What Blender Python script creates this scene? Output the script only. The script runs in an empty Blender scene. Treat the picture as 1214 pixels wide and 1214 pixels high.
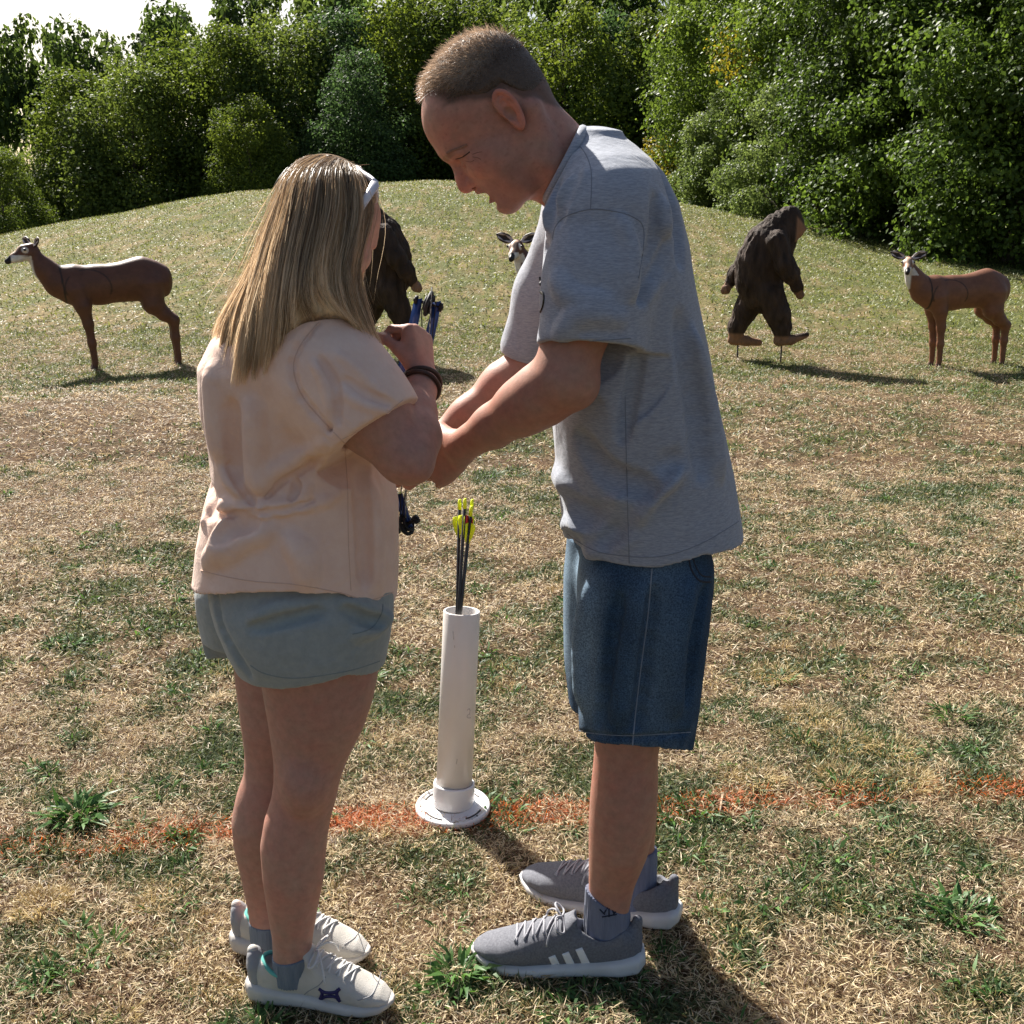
import bpy, math, random
import numpy as np
from mathutils import Vector, Matrix

# ------------------------------------------------------------------ camera, light, exposure
scene = bpy.context.scene
CAM_H, PITCH, FPX = 1.45, math.radians(16.0), 1260.0
cam_d = bpy.data.cameras.new("camera"); cam = bpy.data.objects.new("camera", cam_d)
scene.collection.objects.link(cam); scene.camera = cam
cam.location = (0, 0, CAM_H); cam.rotation_euler = (math.radians(90) - PITCH, 0, 0)
cam_d.sensor_width = 36.0; cam_d.lens = 36.0 * FPX / 1214.0
cam_d.clip_start = 0.05; cam_d.clip_end = 2000.0

SUN_EL, SUN_AZ = math.radians(41.0), math.radians(-31.0)      # azimuth from +Y, negative = towards -X
world = bpy.data.worlds.new("World"); scene.world = world; world.use_nodes = True
wn = world.node_tree.nodes; wl = world.node_tree.links
bgn = wn["Background"]; sky = wn.new("ShaderNodeTexSky"); sky.sky_type = 'NISHITA'; sky.sun_disc = False
sky.sun_elevation = SUN_EL; sky.sun_rotation = SUN_AZ; sky.dust_density = 3.0; sky.air_density = 1.0; sky.ozone_density = 1.0
bgn.inputs["Strength"].default_value = 0.050
wl.new(sky.outputs[0], bgn.inputs["Color"])
sun_d = bpy.data.lights.new("sun", 'SUN'); sun_d.energy = 5.0; sun_d.angle = math.radians(0.55); sun_d.color = (1.0, 0.95, 0.88)
sun = bpy.data.objects.new("sun", sun_d); scene.collection.objects.link(sun)
SV = Vector((math.sin(SUN_AZ) * math.cos(SUN_EL), math.cos(SUN_AZ) * math.cos(SUN_EL), math.sin(SUN_EL)))
sun.rotation_euler = SV.to_track_quat('Z', 'Y').to_euler(); sun.location = (-20, 30, 30)
scene.view_settings.view_transform = 'Standard'; scene.view_settings.look = 'None'
scene.view_settings.exposure = 1.27; scene.view_settings.gamma = 1.0
scene.render.engine = 'CYCLES'
scene.cycles.max_bounces = 6; scene.cycles.diffuse_bounces = 3; scene.cycles.glossy_bounces = 2
scene.cycles.transmission_bounces = 4; scene.cycles.transparent_max_bounces = 4
scene.cycles.use_denoising = True

# ------------------------------------------------------------------ helpers
COL = scene.collection
cP, sP = math.cos(PITCH), math.sin(PITCH)
def P(px, py, Y):
    """world point at forward distance Y seen at pixel px,py of the 1214 px photograph"""
    xc = (px - 607) / FPX; yc = -(py - 607) / FPX
    t = Y / (cP + yc * sP)
    return np.array((xc * t, Y, CAM_H + t * (-sP + yc * cP)))
def GP(px, py):
    xc = (px - 607) / FPX; yc = -(py - 607) / FPX
    t = CAM_H / (sP - yc * cP)
    return np.array((xc * t, (cP + yc * sP) * t, 0.0))
def link(o, parent=None):
    COL.objects.link(o)
    if parent is not None: o.parent = parent
    return o
def tag(o, label=None, cat=None, group=None, kind=None):
    if label: o["label"] = label
    if cat: o["category"] = cat
    if group: o["group"] = group
    if kind: o["kind"] = kind
    return o
def empty(name, loc, label, cat, group=None, rz=0.0):
    o = bpy.data.objects.new(name, None); COL.objects.link(o); o.location = loc; o.rotation_euler = (0, 0, rz)
    o.empty_display_size = 0.1
    bpy.context.view_layer.update()
    return tag(o, label, cat, group)
def wmat(o):
    return (wmat(o.parent) if o.parent else Matrix.Identity(4)) @ o.matrix_basis
def mesh_np(name, verts, faces, mat, parent=None, smooth=True, colors=None, world=True, mats=None, fmat=None):
    """verts (n,3); faces (m,k) array (k constant) or a list of such arrays"""
    if not isinstance(faces, (list, tuple)): faces = [faces]
    faces = [np.asarray(f, dtype=np.int64) for f in faces if len(f)]
    me = bpy.data.meshes.new(name)
    V = np.asarray(verts, dtype=np.float32)
    if parent is not None and world:
        M = np.array(wmat(parent).inverted())
        V = V @ M[:3, :3].T.astype(np.float32) + M[:3, 3].astype(np.float32)
    loops = np.concatenate([f.ravel() for f in faces]); nf = sum(len(f) for f in faces)
    starts = []; c = 0
    for f in faces:
        starts.append(c + np.arange(len(f)) * f.shape[1]); c += f.size
    me.vertices.add(len(V)); me.vertices.foreach_set("co", V.ravel().astype(np.float32))
    me.loops.add(len(loops)); me.loops.foreach_set("vertex_index", loops.astype(np.int32))
    me.polygons.add(nf); me.polygons.foreach_set("loop_start", np.concatenate(starts).astype(np.int32))
    if smooth: me.polygons.foreach_set("use_smooth", np.ones(nf, dtype=bool))
    if colors is not None:
        a = me.color_attributes.new("Col", 'FLOAT_COLOR', 'POINT')
        C = np.ones((len(V), 4), dtype=np.float32); C[:, :3] = colors
        a.data.foreach_set("color", C.ravel())
    me.update(calc_edges=True)
    if mats:
        for m in mats: me.materials.append(m)
        if fmat is not None: me.polygons.foreach_set("material_index", np.asarray(fmat, dtype=np.int32))
    else: me.materials.append(mat)
    o = bpy.data.objects.new(name, me)
    return link(o, parent)

# numpy value noise
def _h(ix, iy, iz, s):
    n = (ix.astype(np.int64) * 374761393 + iy.astype(np.int64) * 668265263 + iz.astype(np.int64) * 2147483647 + s * 1274126177) & 0xFFFFFFFF
    n = ((n ^ (n >> 13)) * 1274126177) & 0xFFFFFFFF
    n = n ^ (n >> 16)
    return (n & 0xFFFFFF).astype(np.float32) / float(0xFFFFFF)
def noise3(x, y, z, s=0):
    x, y, z = np.broadcast_arrays(np.asarray(x, dtype=np.float32), np.asarray(y, dtype=np.float32), np.asarray(z, dtype=np.float32))
    xi = np.floor(x); yi = np.floor(y); zi = np.floor(z)
    fx = x - xi; fy = y - yi; fz = z - zi
    fx = fx * fx * (3 - 2 * fx); fy = fy * fy * (3 - 2 * fy); fz = fz * fz * (3 - 2 * fz)
    r = 0
    for dx in (0, 1):
        for dy in (0, 1):
            for dz in (0, 1):
                w = (fx if dx else 1 - fx) * (fy if dy else 1 - fy) * (fz if dz else 1 - fz)
                r = r + w * _h(xi + dx, yi + dy, zi + dz, s)
    return r * 2 - 1
def noise2(x, y, s=0):
    x = np.asarray(x, dtype=np.float32); y = np.asarray(y, dtype=np.float32)
    xi = np.floor(x); yi = np.floor(y); fx = x - xi; fy = y - yi
    fx = fx * fx * (3 - 2 * fx); fy = fy * fy * (3 - 2 * fy); z = np.zeros_like(xi)
    r = 0
    for dx in (0, 1):
        for dy in (0, 1):
            r = r + (fx if dx else 1 - fx) * (fy if dy else 1 - fy) * _h(xi + dx, yi + dy, z, s)
    return r * 2 - 1
def fbm2(x, y, s=0, o=4):
    r = 0; a = 1.0; t = 0
    for i in range(o):
        r = r + a * noise2(x * 2 ** i, y * 2 ** i, s + i * 17); t += a; a *= 0.5
    return r / t
def sstep(a, b, x):
    t = np.clip((x - a) / (b - a), 0, 1); return t * t * (3 - 2 * t)

# ------------------------------------------------------------------ materials
def new_mat(name):
    m = bpy.data.materials.new(name); m.use_nodes = True
    nt = m.node_tree; b = nt.nodes["Principled BSDF"]
    return m, nt, b
def N(nt, typ, **kw):
    n = nt.nodes.new(typ)
    for k, v in kw.items():
        if k in n.inputs: n.inputs[k].default_value = v
        else: setattr(n, k, v)
    return n
def ramp(nt, stops, fac):
    n = nt.nodes.new("ShaderNodeValToRGB"); cr = n.color_ramp
    while len(cr.elements) < len(stops): cr.elements.new(0.5)
    for e, (p, c) in zip(cr.elements, stops):
        e.position = p; e.color = (*c, 1) if len(c) == 3 else c
    nt.links.new(fac, n.inputs[0]); return n
def simple_mat(name, c1, c2=None, scale=20.0, rough=0.6, bump=0.0, bscale=None, spec=0.4, detail=6.0, sss=0.0, metal=0.0, stretch=None, sheen=0.0, bdist=0.002):
    m, nt, b = new_mat(name)
    tc = N(nt, "ShaderNodeTexCoord")
    src = tc.outputs["Object"]
    if stretch:
        mp = N(nt, "ShaderNodeMapping"); mp.inputs["Scale"].default_value = stretch
        nt.links.new(src, mp.inputs[0]); src = mp.outputs[0]
    if c2 is not None:
        nz = N(nt, "ShaderNodeTexNoise", Scale=scale, Detail=detail); nt.links.new(src, nz.inputs["Vector"])
        r = ramp(nt, [(0.32, c1), (0.68, c2)], nz.outputs["Fac"]); nt.links.new(r.outputs[0], b.inputs["Base Color"])
    else: b.inputs["Base Color"].default_value = (*c1, 1)
    b.inputs["Roughness"].default_value = rough; b.inputs["Specular IOR Level"].default_value = spec
    b.inputs["Metallic"].default_value = metal
    if sss: 
        b.inputs["Subsurface Weight"].default_value = sss; b.inputs["Subsurface Radius"].default_value = (1.0, 0.35, 0.2); b.inputs["Subsurface Scale"].default_value = 0.01
    if sheen: b.inputs["Sheen Weight"].default_value = sheen; b.inputs["Sheen Roughness"].default_value = 0.4
    if bump:
        n2 = N(nt, "ShaderNodeTexNoise", Scale=bscale or scale * 4, Detail=5.0); nt.links.new(src, n2.inputs["Vector"])
        bp = N(nt, "ShaderNodeBump", Strength=bump, Distance=bdist); nt.links.new(n2.outputs["Fac"], bp.inputs["Height"]); nt.links.new(bp.outputs[0], b.inputs["Normal"])
    return m

# ------------------------------------------------------------------ terrain
_rx = np.array([-60, -22, -13.5, -11, -9, -6.8, -3.4, -2.1, 1, 3.2, 6, 9, 14, 25, 60.0])
_rz = np.array([-3.5, -1.2, 0.62, 1.15, 1.5, 1.80, 2.03, 2.08, 2.02, 1.72, 1.25, 0.8, 0.5, 0.3, 0.3])
def hgt(x, y):
    x = np.asarray(x, dtype=np.float64); y = np.asarray(y, dtype=np.float64)
    k = x / np.maximum(y, 6.0) * 28.0
    k = np.where(y > 28, x * 0.6 + k * 0.4, k)
    zr = np.interp(k, _rx, _rz) + 0.04 * noise2(k * 0.4, y * 0.15, 3)
    up = sstep(9.5, 29, y)
    dn = sstep(30, 62, y) * 3.2
    left = np.clip((k + 9) / -25, 0, 1) * sstep(26, 50, y) * 2.5
    z = zr * up - dn - left
    z = z + 0.035 * fbm2(x * 0.5, y * 0.5, 11, 3) * sstep(2.2, 5.0, y)
    # small tan mound left of the girl
    z = z + 0.10 * np.exp(-(((x + 3.2) / 1.3) ** 2 + ((y - 7.3) / 1.0) ** 2))
    z = z + 0.010 * fbm2(x * 4, y * 4, 7, 3) * sstep(60, 20, y)
    return z
_ol = np.array([GP(a, b)[:2] for a, b in [(40, 1012), (130, 1003), (220, 993), (300, 985), (400, 975), (530, 968), (650, 962), (780, 956), (900, 950), (1010, 944), (1214, 938), (1400, 930)]])
def orange(x, y):
    yl = np.interp(x, _ol[:, 0], _ol[:, 1])
    d = np.abs(y - yl + 0.035 * fbm2(x * 5, y * 5, 61, 3))
    a = np.interp(x, [_ol[0, 0] - 0.1, _ol[2, 0], _ol[2, 0] + .12, _ol[3, 0], _ol[5, 0], _ol[6, 0], _ol[7, 0], _ol[8, 0] + .1, _ol[9, 0] - .02, _ol[9, 0] + .1, _ol[10, 0] - .2, _ol[10, 0] - .1], [0.35, 0.6, 1.0, 1.0, 0.95, 0.7, 0.75, .4, .7, .2, .15, .75])
    n = 0.5 + 0.5 * fbm2(x * 14, y * 14, 67, 3)
    return np.clip(sstep(0.085, 0.02, d) * a * (0.28 + .95 * n), 0, 1) * .74
def green_amt(x, y):
    """0 dry straw .. 1 green grass"""
    n = fbm2(x * 1.3, y * 1.3, 21, 4); n2 = fbm2(x * 6.5, y * 6.5, 31, 3)
    far = sstep(4, 13, y) * 0.40 + sstep(14, 30, y) * 0.25
    g = 0.5 + 0.55 * (n - 0.55 + far * 1.9) + 1.0 * n2 + 0.55 * fbm2(x * 17, y * 17, 37, 2)
    g = g + 0.45 * sstep(3.5, 6.5, x) * sstep(8, 16, y) + .10 * sstep(5, 2, y)
    g = g - 0.7 * np.exp(-(((x + 2.3) / .7) ** 2 + ((y - 5.0) / 0.5) ** 2))
    g = g - 0.9 * np.exp(-(((x + 3.2) / 1.5) ** 2 + ((y - 7.2) / 0.8) ** 2))
    return np.clip(g, 0, 1)
def axis(fine0, fine1, step, lo, hi, g):
    a = list(np.arange(fine0, fine1, step)); s = step; v = a[-1]
    while v < hi: s *= g; v += s; a.append(v)
    s = step; v = a[0]; pre = []
    while v > lo: s *= g; v -= s; pre.append(v)
    return np.array(pre[::-1] + a)
def grid_mesh(name, xs, ys, zf, mat, cf):
    X, Y = np.meshgrid(xs, ys); Z = zf(X, Y)
    V = np.stack([X, Y, Z], -1).reshape(-1, 3); nx, ny = len(xs), len(ys)
    i = (np.arange(ny - 1)[:, None] * nx + np.arange(nx - 1)[None]).ravel()
    F = np.stack([i, i + 1, i + nx + 1, i + nx], 1)
    return mesh_np(name, V, F, mat, colors=cf(X.ravel(), Y.ravel()))
STRAW = np.array((0.42, 0.30, 0.17)); EARTH = np.array((0.11, 0.072, 0.045)); GREEN = np.array((0.085, 0.115, 0.03)); ORANGE = np.array((0.50, 0.13, 0.04))
def ground_col(x, y):
    g = green_amt(x, y)[:, None]; f = sstep(6, 16, y)[:, None]
    tan = EARTH * (1 - f) + np.array((0.22, 0.17, 0.09)) * f
    gr = np.array((0.075, 0.075, 0.03)) * (1 - f) + np.array((0.105, 0.12, 0.042)) * f
    c = tan * (1 - g) + gr * g
    o = orange(x, y)[:, None]
    c = c * (1 - o * .8) + ORANGE * 0.8 * o * .8
    return c * (1 + 0.25 * fbm2(x * 9, y * 9, 91, 3)[:, None])
m_ground, nt, b = new_mat("dry_lawn_soil")
at = N(nt, "ShaderNodeAttribute", attribute_name="Col"); tc = N(nt, "ShaderNodeTexCoord")
nz = N(nt, "ShaderNodeTexNoise", Scale=45.0, Detail=8.0, Roughness=0.7); nt.links.new(tc.outputs["Object"], nz.inputs["Vector"])
nz2 = N(nt, "ShaderNodeTexNoise", Scale=3.5, Detail=8.0, Roughness=0.75); nt.links.new(tc.outputs["Object"], nz2.inputs["Vector"])
r1 = ramp(nt, [(0.3, (0.45, 0.45, 0.45)), (0.7, (1.5, 1.45, 1.35))], nz.outputs["Fac"])
r2 = ramp(nt, [(0.35, (0.75, 0.8, 0.7)), (0.65, (1.2, 1.15, 1.15))], nz2.outputs["Fac"])
mx = N(nt, "ShaderNodeMix", data_type='RGBA', blend_type='MULTIPLY'); mx.inputs["Factor"].default_value = 1
mx2 = N(nt, "ShaderNodeMix", data_type='RGBA', blend_type='MULTIPLY'); mx2.inputs["Factor"].default_value = 1
nt.links.new(at.outputs["Color"], mx.inputs[6]); nt.links.new(r1.outputs[0], mx.inputs[7])
nt.links.new(mx.outputs[2], mx2.inputs[6]); nt.links.new(r2.outputs[0], mx2.inputs[7])
nt.links.new(mx2.outputs[2], b.inputs["Base Color"]); b.inputs["Roughness"].default_value = 0.95; b.inputs["Specular IOR Level"].default_value = 0.1
bp = N(nt, "ShaderNodeBump", Strength=0.9, Distance=0.02); nt.links.new(nz.outputs["Fac"], bp.inputs["Height"]); nt.links.new(bp.outputs[0], b.inputs["Normal"])
gx = axis(-2.2, 2.2, 0.02, -300, 300, 1.035); gy = axis(1.1, 4.2, 0.02, -40, 500, 1.03)
ground = grid_mesh("ground", gx, gy, lambda x, y: hgt(x, y), m_ground, ground_col); tag(ground, kind="structure")

# ------------------------------------------------------------------ grass
def leaf_mat(name, rough=0.5, trans=0.35, attr=True, col=(0.1, 0.15, 0.03), spec=0.35):
    m, nt, b = new_mat(name)
    out = nt.nodes["Material Output"]
    tr = N(nt, "ShaderNodeBsdfTranslucent"); ms = N(nt, "ShaderNodeMixShader"); ms.inputs[0].default_value = trans
    if attr:
        at = N(nt, "ShaderNodeAttribute", attribute_name="Col"); c = at.outputs["Color"]
    else:
        rg = N(nt, "ShaderNodeRGB"); rg.outputs[0].default_value = (*col, 1); c = rg.outputs[0]
    hs = N(nt, "ShaderNodeHueSaturation"); hs.inputs["Saturation"].default_value = 1.1; hs.inputs["Value"].default_value = 1.5; hs.inputs["Hue"].default_value = 0.49
    nt.links.new(c, hs.inputs["Color"]); nt.links.new(hs.outputs[0], tr.inputs[0])
    nt.links.new(c, b.inputs["Base Color"]); b.inputs["Roughness"].default_value = rough; b.inputs["Specular IOR Level"].default_value = spec
    nt.links.new(b.outputs[0], ms.inputs[1]); nt.links.new(tr.outputs[0], ms.inputs[2]); nt.links.new(ms.outputs[0], out.inputs[0])
    return m
m_blade = leaf_mat("grass_blades", 0.55, 0.3)
rng = np.random.default_rng(5)
def blades(x, y, z, L, W, az, el, bend, col, bury=0.0):
    """kite blades of 4 verts"""
    n = len(x); d = np.stack([np.cos(az) * np.cos(el), np.sin(az) * np.cos(el), np.sin(el)], 1)
    side = np.stack([-np.sin(az), np.cos(az), np.zeros(n)], 1); tw = rng.uniform(-.9, .9, n)
    side[:, 2] = np.sin(tw); side[:, :2] *= np.cos(tw)[:, None]
    p0 = np.stack([x, y, z - bury], 1); el2 = el + bend
    d2 = np.stack([np.cos(az) * np.cos(el2), np.sin(az) * np.cos(el2), np.sin(el2)], 1)
    pm = p0 + d * (L * 0.5)[:, None]; pt = pm + d2 * (L * 0.5)[:, None]
    w = (W * 0.5)[:, None]
    V = np.stack([p0, pm + side * w, pm - side * w, pt], 1).reshape(-1, 3)
    i = np.arange(n)[:, None] * 4
    F = np.concatenate([i + np.array([[0, 1, 2]]), i + np.array([[2, 1, 3]])], 0)
    return V, F, np.repeat(col, 4, 0)
def lawn(n, y0, y1, L, W, half=0.72, dens_pow=1.0):
    y = rng.uniform(y0 ** 2, y1 ** 2, n) ** 0.5
    x = rng.uniform(-half, half, n) * y * 1.04
    # clumping
    cx = noise2(x * 9, y * 9, 41) * 0.03; cy = noise2(x * 9, y * 9, 43) * 0.03
    x = x + cx; y = y + cy
    g = green_amt(x, y); o = orange(x, y)
    isg = rng.uniform(0, 1, n) < np.clip(g * 1.0 + 0.03, 0, .93)
    tone = rng.uniform(0, 1, n)[:, None]
    dry = np.array((0.70, 0.585, 0.365)) * tone + np.array((0.38, 0.285, 0.150)) * (1 - tone)
    pale = rng.uniform(0, 1, n) < 0.16
    dry[pale] = np.array((0.68, 0.58, 0.42))
    brown = rng.uniform(0, 1, n) < 0.28
    dry[brown] = np.array((0.16, 0.10, 0.06))
    f = sstep(5, 15, y)[:, None]
    dry = dry * (1 - .30 * f)
    ga = np.array((0.135, 0.165, 0.06)) * tone + np.array((0.045, 0.075, 0.032)) * (1 - tone)
    gb = np.array((0.215, 0.235, 0.065)) * tone + np.array((0.105, 0.13, 0.040)) * (1 - tone)
    gr = ga * (1 - f) + gb * f
    col = np.where(isg[:, None], gr, dry)
    op = (rng.uniform(0, 1, n) < o * 0.9)
    col[op] = (np.array((0.62, 0.20, 0.06)) * tone + np.array((0.36, 0.10, 0.03)) * (1 - tone))[op]
    az = rng.uniform(0, 2 * np.pi, n)
    el = np.where(isg, rng.uniform(0.15, 1.15, n), np.abs(rng.normal(0.15, 0.38, n)))
    ll = L * rng.uniform(0.5, 1.4, n); ww = W * np.where(isg, rng.uniform(.9, 1.9, n), rng.uniform(.5, 1.2, n))
    bare = (fbm2(x * 3.1, y * 3.1, 71, 3) > .12) & (rng.uniform(0, 1, n) < .62) & (~isg) & (y < 9)
    ll[bare] *= .35
    zz = hgt(x, y) + np.where(isg, 0, rng.uniform(0, 0.014, n))
    return blades(x, y, zz, ll, ww, az, el, rng.uniform(-0.9, 0.2, n) * np.where(isg, 1, .5), col)
def build_blades(name, parts, kind=None, mat=None, parent=None):
    V = []; F = []; C = []; c = 0
    for v, f, cc in parts:
        V.append(v); F.append(f + c); C.append(cc); c += len(v)
    o = mesh_np(name, np.concatenate(V), np.concatenate(F), mat or m_blade, smooth=False, colors=np.concatenate(C), parent=parent)
    if kind: tag(o, kind=kind)
    return o
def tuft(cx, cy, n, r, L, W, green=True, spread=1.0, seed=0):
    a = rng.uniform(0, 2 * np.pi, n); rr = r * np.sqrt(rng.uniform(0, 1, n))
    x = cx + rr * np.cos(a); y = cy + rr * np.sin(a)
    t = rng.uniform(0, 1, n)[:, None]
    if green: col = np.array((0.10, 0.20, 0.045)) * t + np.array((0.045, 0.11, 0.03)) * (1 - t)
    else: col = np.array((0.50, 0.40, 0.19)) * t + np.array((0.40, 0.30, 0.13)) * (1 - t)
    ll = L * rng.uniform(.5, 1.2, n)
    return blades(x, y, hgt(x, y), ll, W * rng.uniform(.6, 1.3, n), a + rng.normal(0, .5, n), rng.uniform(0.15, 1.1, n) * spread, rng.uniform(-1.0, -.1, n), col)
parts = [lawn(290000, 1.15, 3.0, 0.025, 0.0022), lawn(330000, 2.9, 6.0, 0.030, 0.0034), lawn(270000, 5.8, 12.5, 0.042, 0.0058), lawn(195000, 12.0, 30.5, 0.06, 0.013)]
# scattered weeds in clumps where the lawn is greener
for i in range(2600):
    y = 1.2 + 8.5 * rng.uniform() ** 1.5; x = rng.uniform(-.68, .68) * y
    g = float(green_amt(np.array([x]), np.array([y]))[0])
    if rng.uniform() > g * 0.85 + 0.05: continue
    parts.append(tuft(x, y, int(rng.integers(10, 34)), rng.uniform(.008, .05), rng.uniform(.025, .055), rng.uniform(.0045, .009)))
for i in range(260):
    y = 1.2 + 6 * rng.uniform() ** 1.3; x = rng.uniform(-.68, .68) * y
    parts.append(tuft(x, y, int(rng.integers(30, 90)), rng.uniform(.02, .06), rng.uniform(.03, .05), .0018, green=False, spread=1.2))
for (a, b_, r) in [(1000, 880, .09), (960, 850, .08), (920, 800, .07), (1060, 890, .07), (1000, 925, .06), (900, 925, .06), (1080, 930, .06), (50, 1075, .05)]:
    g_ = GP(a, b_); parts.append(tuft(g_[0], g_[1], 420, r, .042, .0022, green=False, spread=1.1))
build_blades("grass", parts, "stuff")
# ------------------------------------------------------------------ trees
m_bark = simple_mat("bark", (0.05, 0.038, 0.028), (0.13, 0.10, 0.075), 9, 0.9, 0.8, 30, bdist=.02)
def crown_geo(seed, W, D, H, base, nclump, nleaf, ls, dark, light, cone=0.0, yellow=0.0, droop=0.0):
    r = np.random.default_rng(seed)
    C = []; R = []
    for i in range(nclump):
        h = r.uniform(0, 1) ** 0.85
        prof = (math.sin(math.pi * min(1, (0.25 + 0.72 * h))) ** 0.55) * (1 - cone * h)
        a = r.uniform(0, 2 * math.pi); rad = r.uniform(0.35, 1.0) ** .6
        z = base + (H - base) * (0.06 + 0.88 * h)
        C.append((math.cos(a) * W / 2 * prof * rad * .86, math.sin(a) * D / 2 * prof * rad * .86, z))
        s = min(W, H - base) * r.uniform(0.07, 0.165) * (1.15 - 0.5 * h)
        R.append((s * 1.1, s * 1.1, s * r.uniform(.7, 1.25)))
    C = np.array(C); R = np.array(R); wts = (R[:, 0] * R[:, 2]); wts /= wts.sum()
    k = r.choice(nclump, nleaf, p=wts)
    d = r.normal(0, 1, (nleaf, 3)); d /= np.linalg.norm(d, axis=1)[:, None]
    rr = r.uniform(0.25, 1.0, nleaf) ** 0.45
    # uneven clump outline
    lump = 1 + 0.32 * noise3(d[:, 0] * 2.6 + k, d[:, 1] * 2.6, d[:, 2] * 2.6 + k * .7, seed)
    p = C[k] + d * R[k] * (rr * lump)[:, None]
    stray = r.uniform(0, 1, nleaf) < .03
    p[stray] += r.normal(0, 1, (stray.sum(), 3)) * R[k][stray] * .35
    p[:, 2] = np.maximum(p[:, 2], 0.02)
    nrm = d * 0.7 + r.normal(0, .55, (nleaf, 3)); nrm[:, 2] += .35
    nrm /= np.linalg.norm(nrm, axis=1)[:, None]
    t = np.cross(nrm, r.normal(0, 1, (nleaf, 3))); t[:, 2] -= droop; t -= nrm * (t * nrm).sum(1)[:, None]
    t /= np.linalg.norm(t, axis=1)[:, None]
    s = np.cross(nrm, t); L = (ls * r.uniform(.6, 1.35, nleaf))[:, None]; w = L * .36
    fold = nrm * L * .10
    V = np.stack([p - t * L * .5, p + s * w + fold, p + t * L * .5, p - s * w + fold], 1).reshape(-1, 3)
    i4 = np.arange(nleaf)[:, None] * 4
    F = np.concatenate([i4 + np.array([[0, 1, 2]]), i4 + np.array([[0, 2, 3]])])
    mix = np.clip(r.uniform(0, 1, nleaf) * .6 + 0.4 * (r.uniform(0, 1, nclump)[k]), 0, 1)[:, None]
    col = np.array(dark) * (1 - mix) + np.array(light) * mix
    if yellow:
        yk = (r.uniform(0, 1, nclump) < yellow)[k] & (r.uniform(0, 1, nleaf) < .75)
        col[yk] = np.array((0.24, 0.21, 0.035)) * (0.7 + .5 * mix[yk])
    return V, F, np.repeat(col, 4, 0), C
def trunk_geo(seed, H, base, r0, C, nl=9):
    r = np.random.default_rng(seed + 99); V = []; F = []; n0 = 0
    def tube(pts, rad, m=7):
        nonlocal n0
        for j, (p, q) in enumerate(zip(pts, rad)):
            a = np.arange(m) * 2 * math.pi / m
            V.append(np.stack([p[0] + q * np.cos(a), p[1] + q * np.sin(a), np.full(m, p[2])], 1))
            if j:
                b0 = n0 + (j - 1) * m; b1 = n0 + j * m; i = np.arange(m); k = (i + 1) % m
                F.append(np.stack([b0 + i, b0 + k, b1 + k, b1 + i], 1))
        n0 += len(pts) * m
    zz = np.linspace(-.4, H * .86, 9); ln = r.normal(0, .12, 2)
    ax = [(ln[0] * (z / H) * 2 + .10 * math.sin(z * .8 + seed), ln[1] * (z / H) * 2 + .10 * math.cos(z * .7 + seed), z) for z in zz]
    tube(ax, r0 * (1 - .85 * np.linspace(0, 1, 9)) * np.array([1.5, 1.1] + [1] * 7))
    for c in C[r.permutation(len(C))[:nl]]:
        z0 = max(.4, c[2] - r.uniform(.5, 1.8)); j = np.searchsorted(zz, z0); j = min(max(j, 1), 8)
        a0 = np.array(ax[j - 1]); mid = (a0 + c) / 2 + np.array((0, 0, .15))
        tube([a0, mid, c], [r0 * .38, r0 * .22, r0 * .06], 5)
    return np.concatenate(V), np.concatenate(F)
m_leafA = leaf_mat("leaves_far", 0.6, 0.42, spec=.15)
m_leafB = leaf_mat("leaves_near", 0.5, 0.42, spec=.2)
def make_tree_data(seed, mat, tr=None, **kw):
    V, F, c, C = crown_geo(seed, **kw)
    me = mesh_np("crown", V, F, mat, smooth=False, colors=c); d1 = me.data; bpy.data.objects.remove(me)
    tv, tf = trunk_geo(seed, kw["H"], kw["base"], tr or kw["H"] * .018, C)
    t = mesh_np("trunk", tv, tf, m_bark); d2 = t.data; bpy.data.objects.remove(t)
    return d1, d2
def put_tree(data, x, y, s, rz, label, group, name="broadleaf_tree", cat="tree", sz=1.0):
    z = float(hgt(x, y)) - .05
    e = empty(name, (x, y, z), label, cat, group, rz); e.scale = (s, s, s * sz)
    a = bpy.data.objects.new("crown", data[0]); link(a, e)
    b_ = bpy.data.objects.new("trunk", data[1]); link(b_, e)
    return e
def TX(px, Y): return (px - 607) / FPX * Y * cP
DG = (0.035, 0.060, 0.016); LG = (0.14, 0.185, 0.035)
far = [make_tree_data(101 + i, m_leafA, W=8.4, D=7.0, H=9.0, base=0.1, nclump=105, nleaf=29000, ls=.155, dark=d_, light=l_, cone=c_)
       for i, (d_, l_, c_) in enumerate([(DG, LG, .30), ((.04, .07, .018), (.18, .23, .04), .15), ((.025, .05, .02), (.09, .15, .05), .3), (DG, (.17, .22, .05), .2)])]
row = [(-40, 44, .82, 1), (35, 43, .60, 3), (105, 45, .95, 0), (165, 43, .86, 3), (225, 46, 1.0, 1), (285, 44, .93, 0), (350, 45, .98, 3), (300, 40, .50, 1), (415, 46, .98, 2),
       (428, 41, .66, 2), (480, 46, 1.02, 1), (545, 45, 1.0, 0), (610, 47, 1.03, 3), (668, 44, .95, 1), (730, 46, 1.0, 2), (790, 45, 1.05, 0), (4, 39, .50, 0)]
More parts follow.
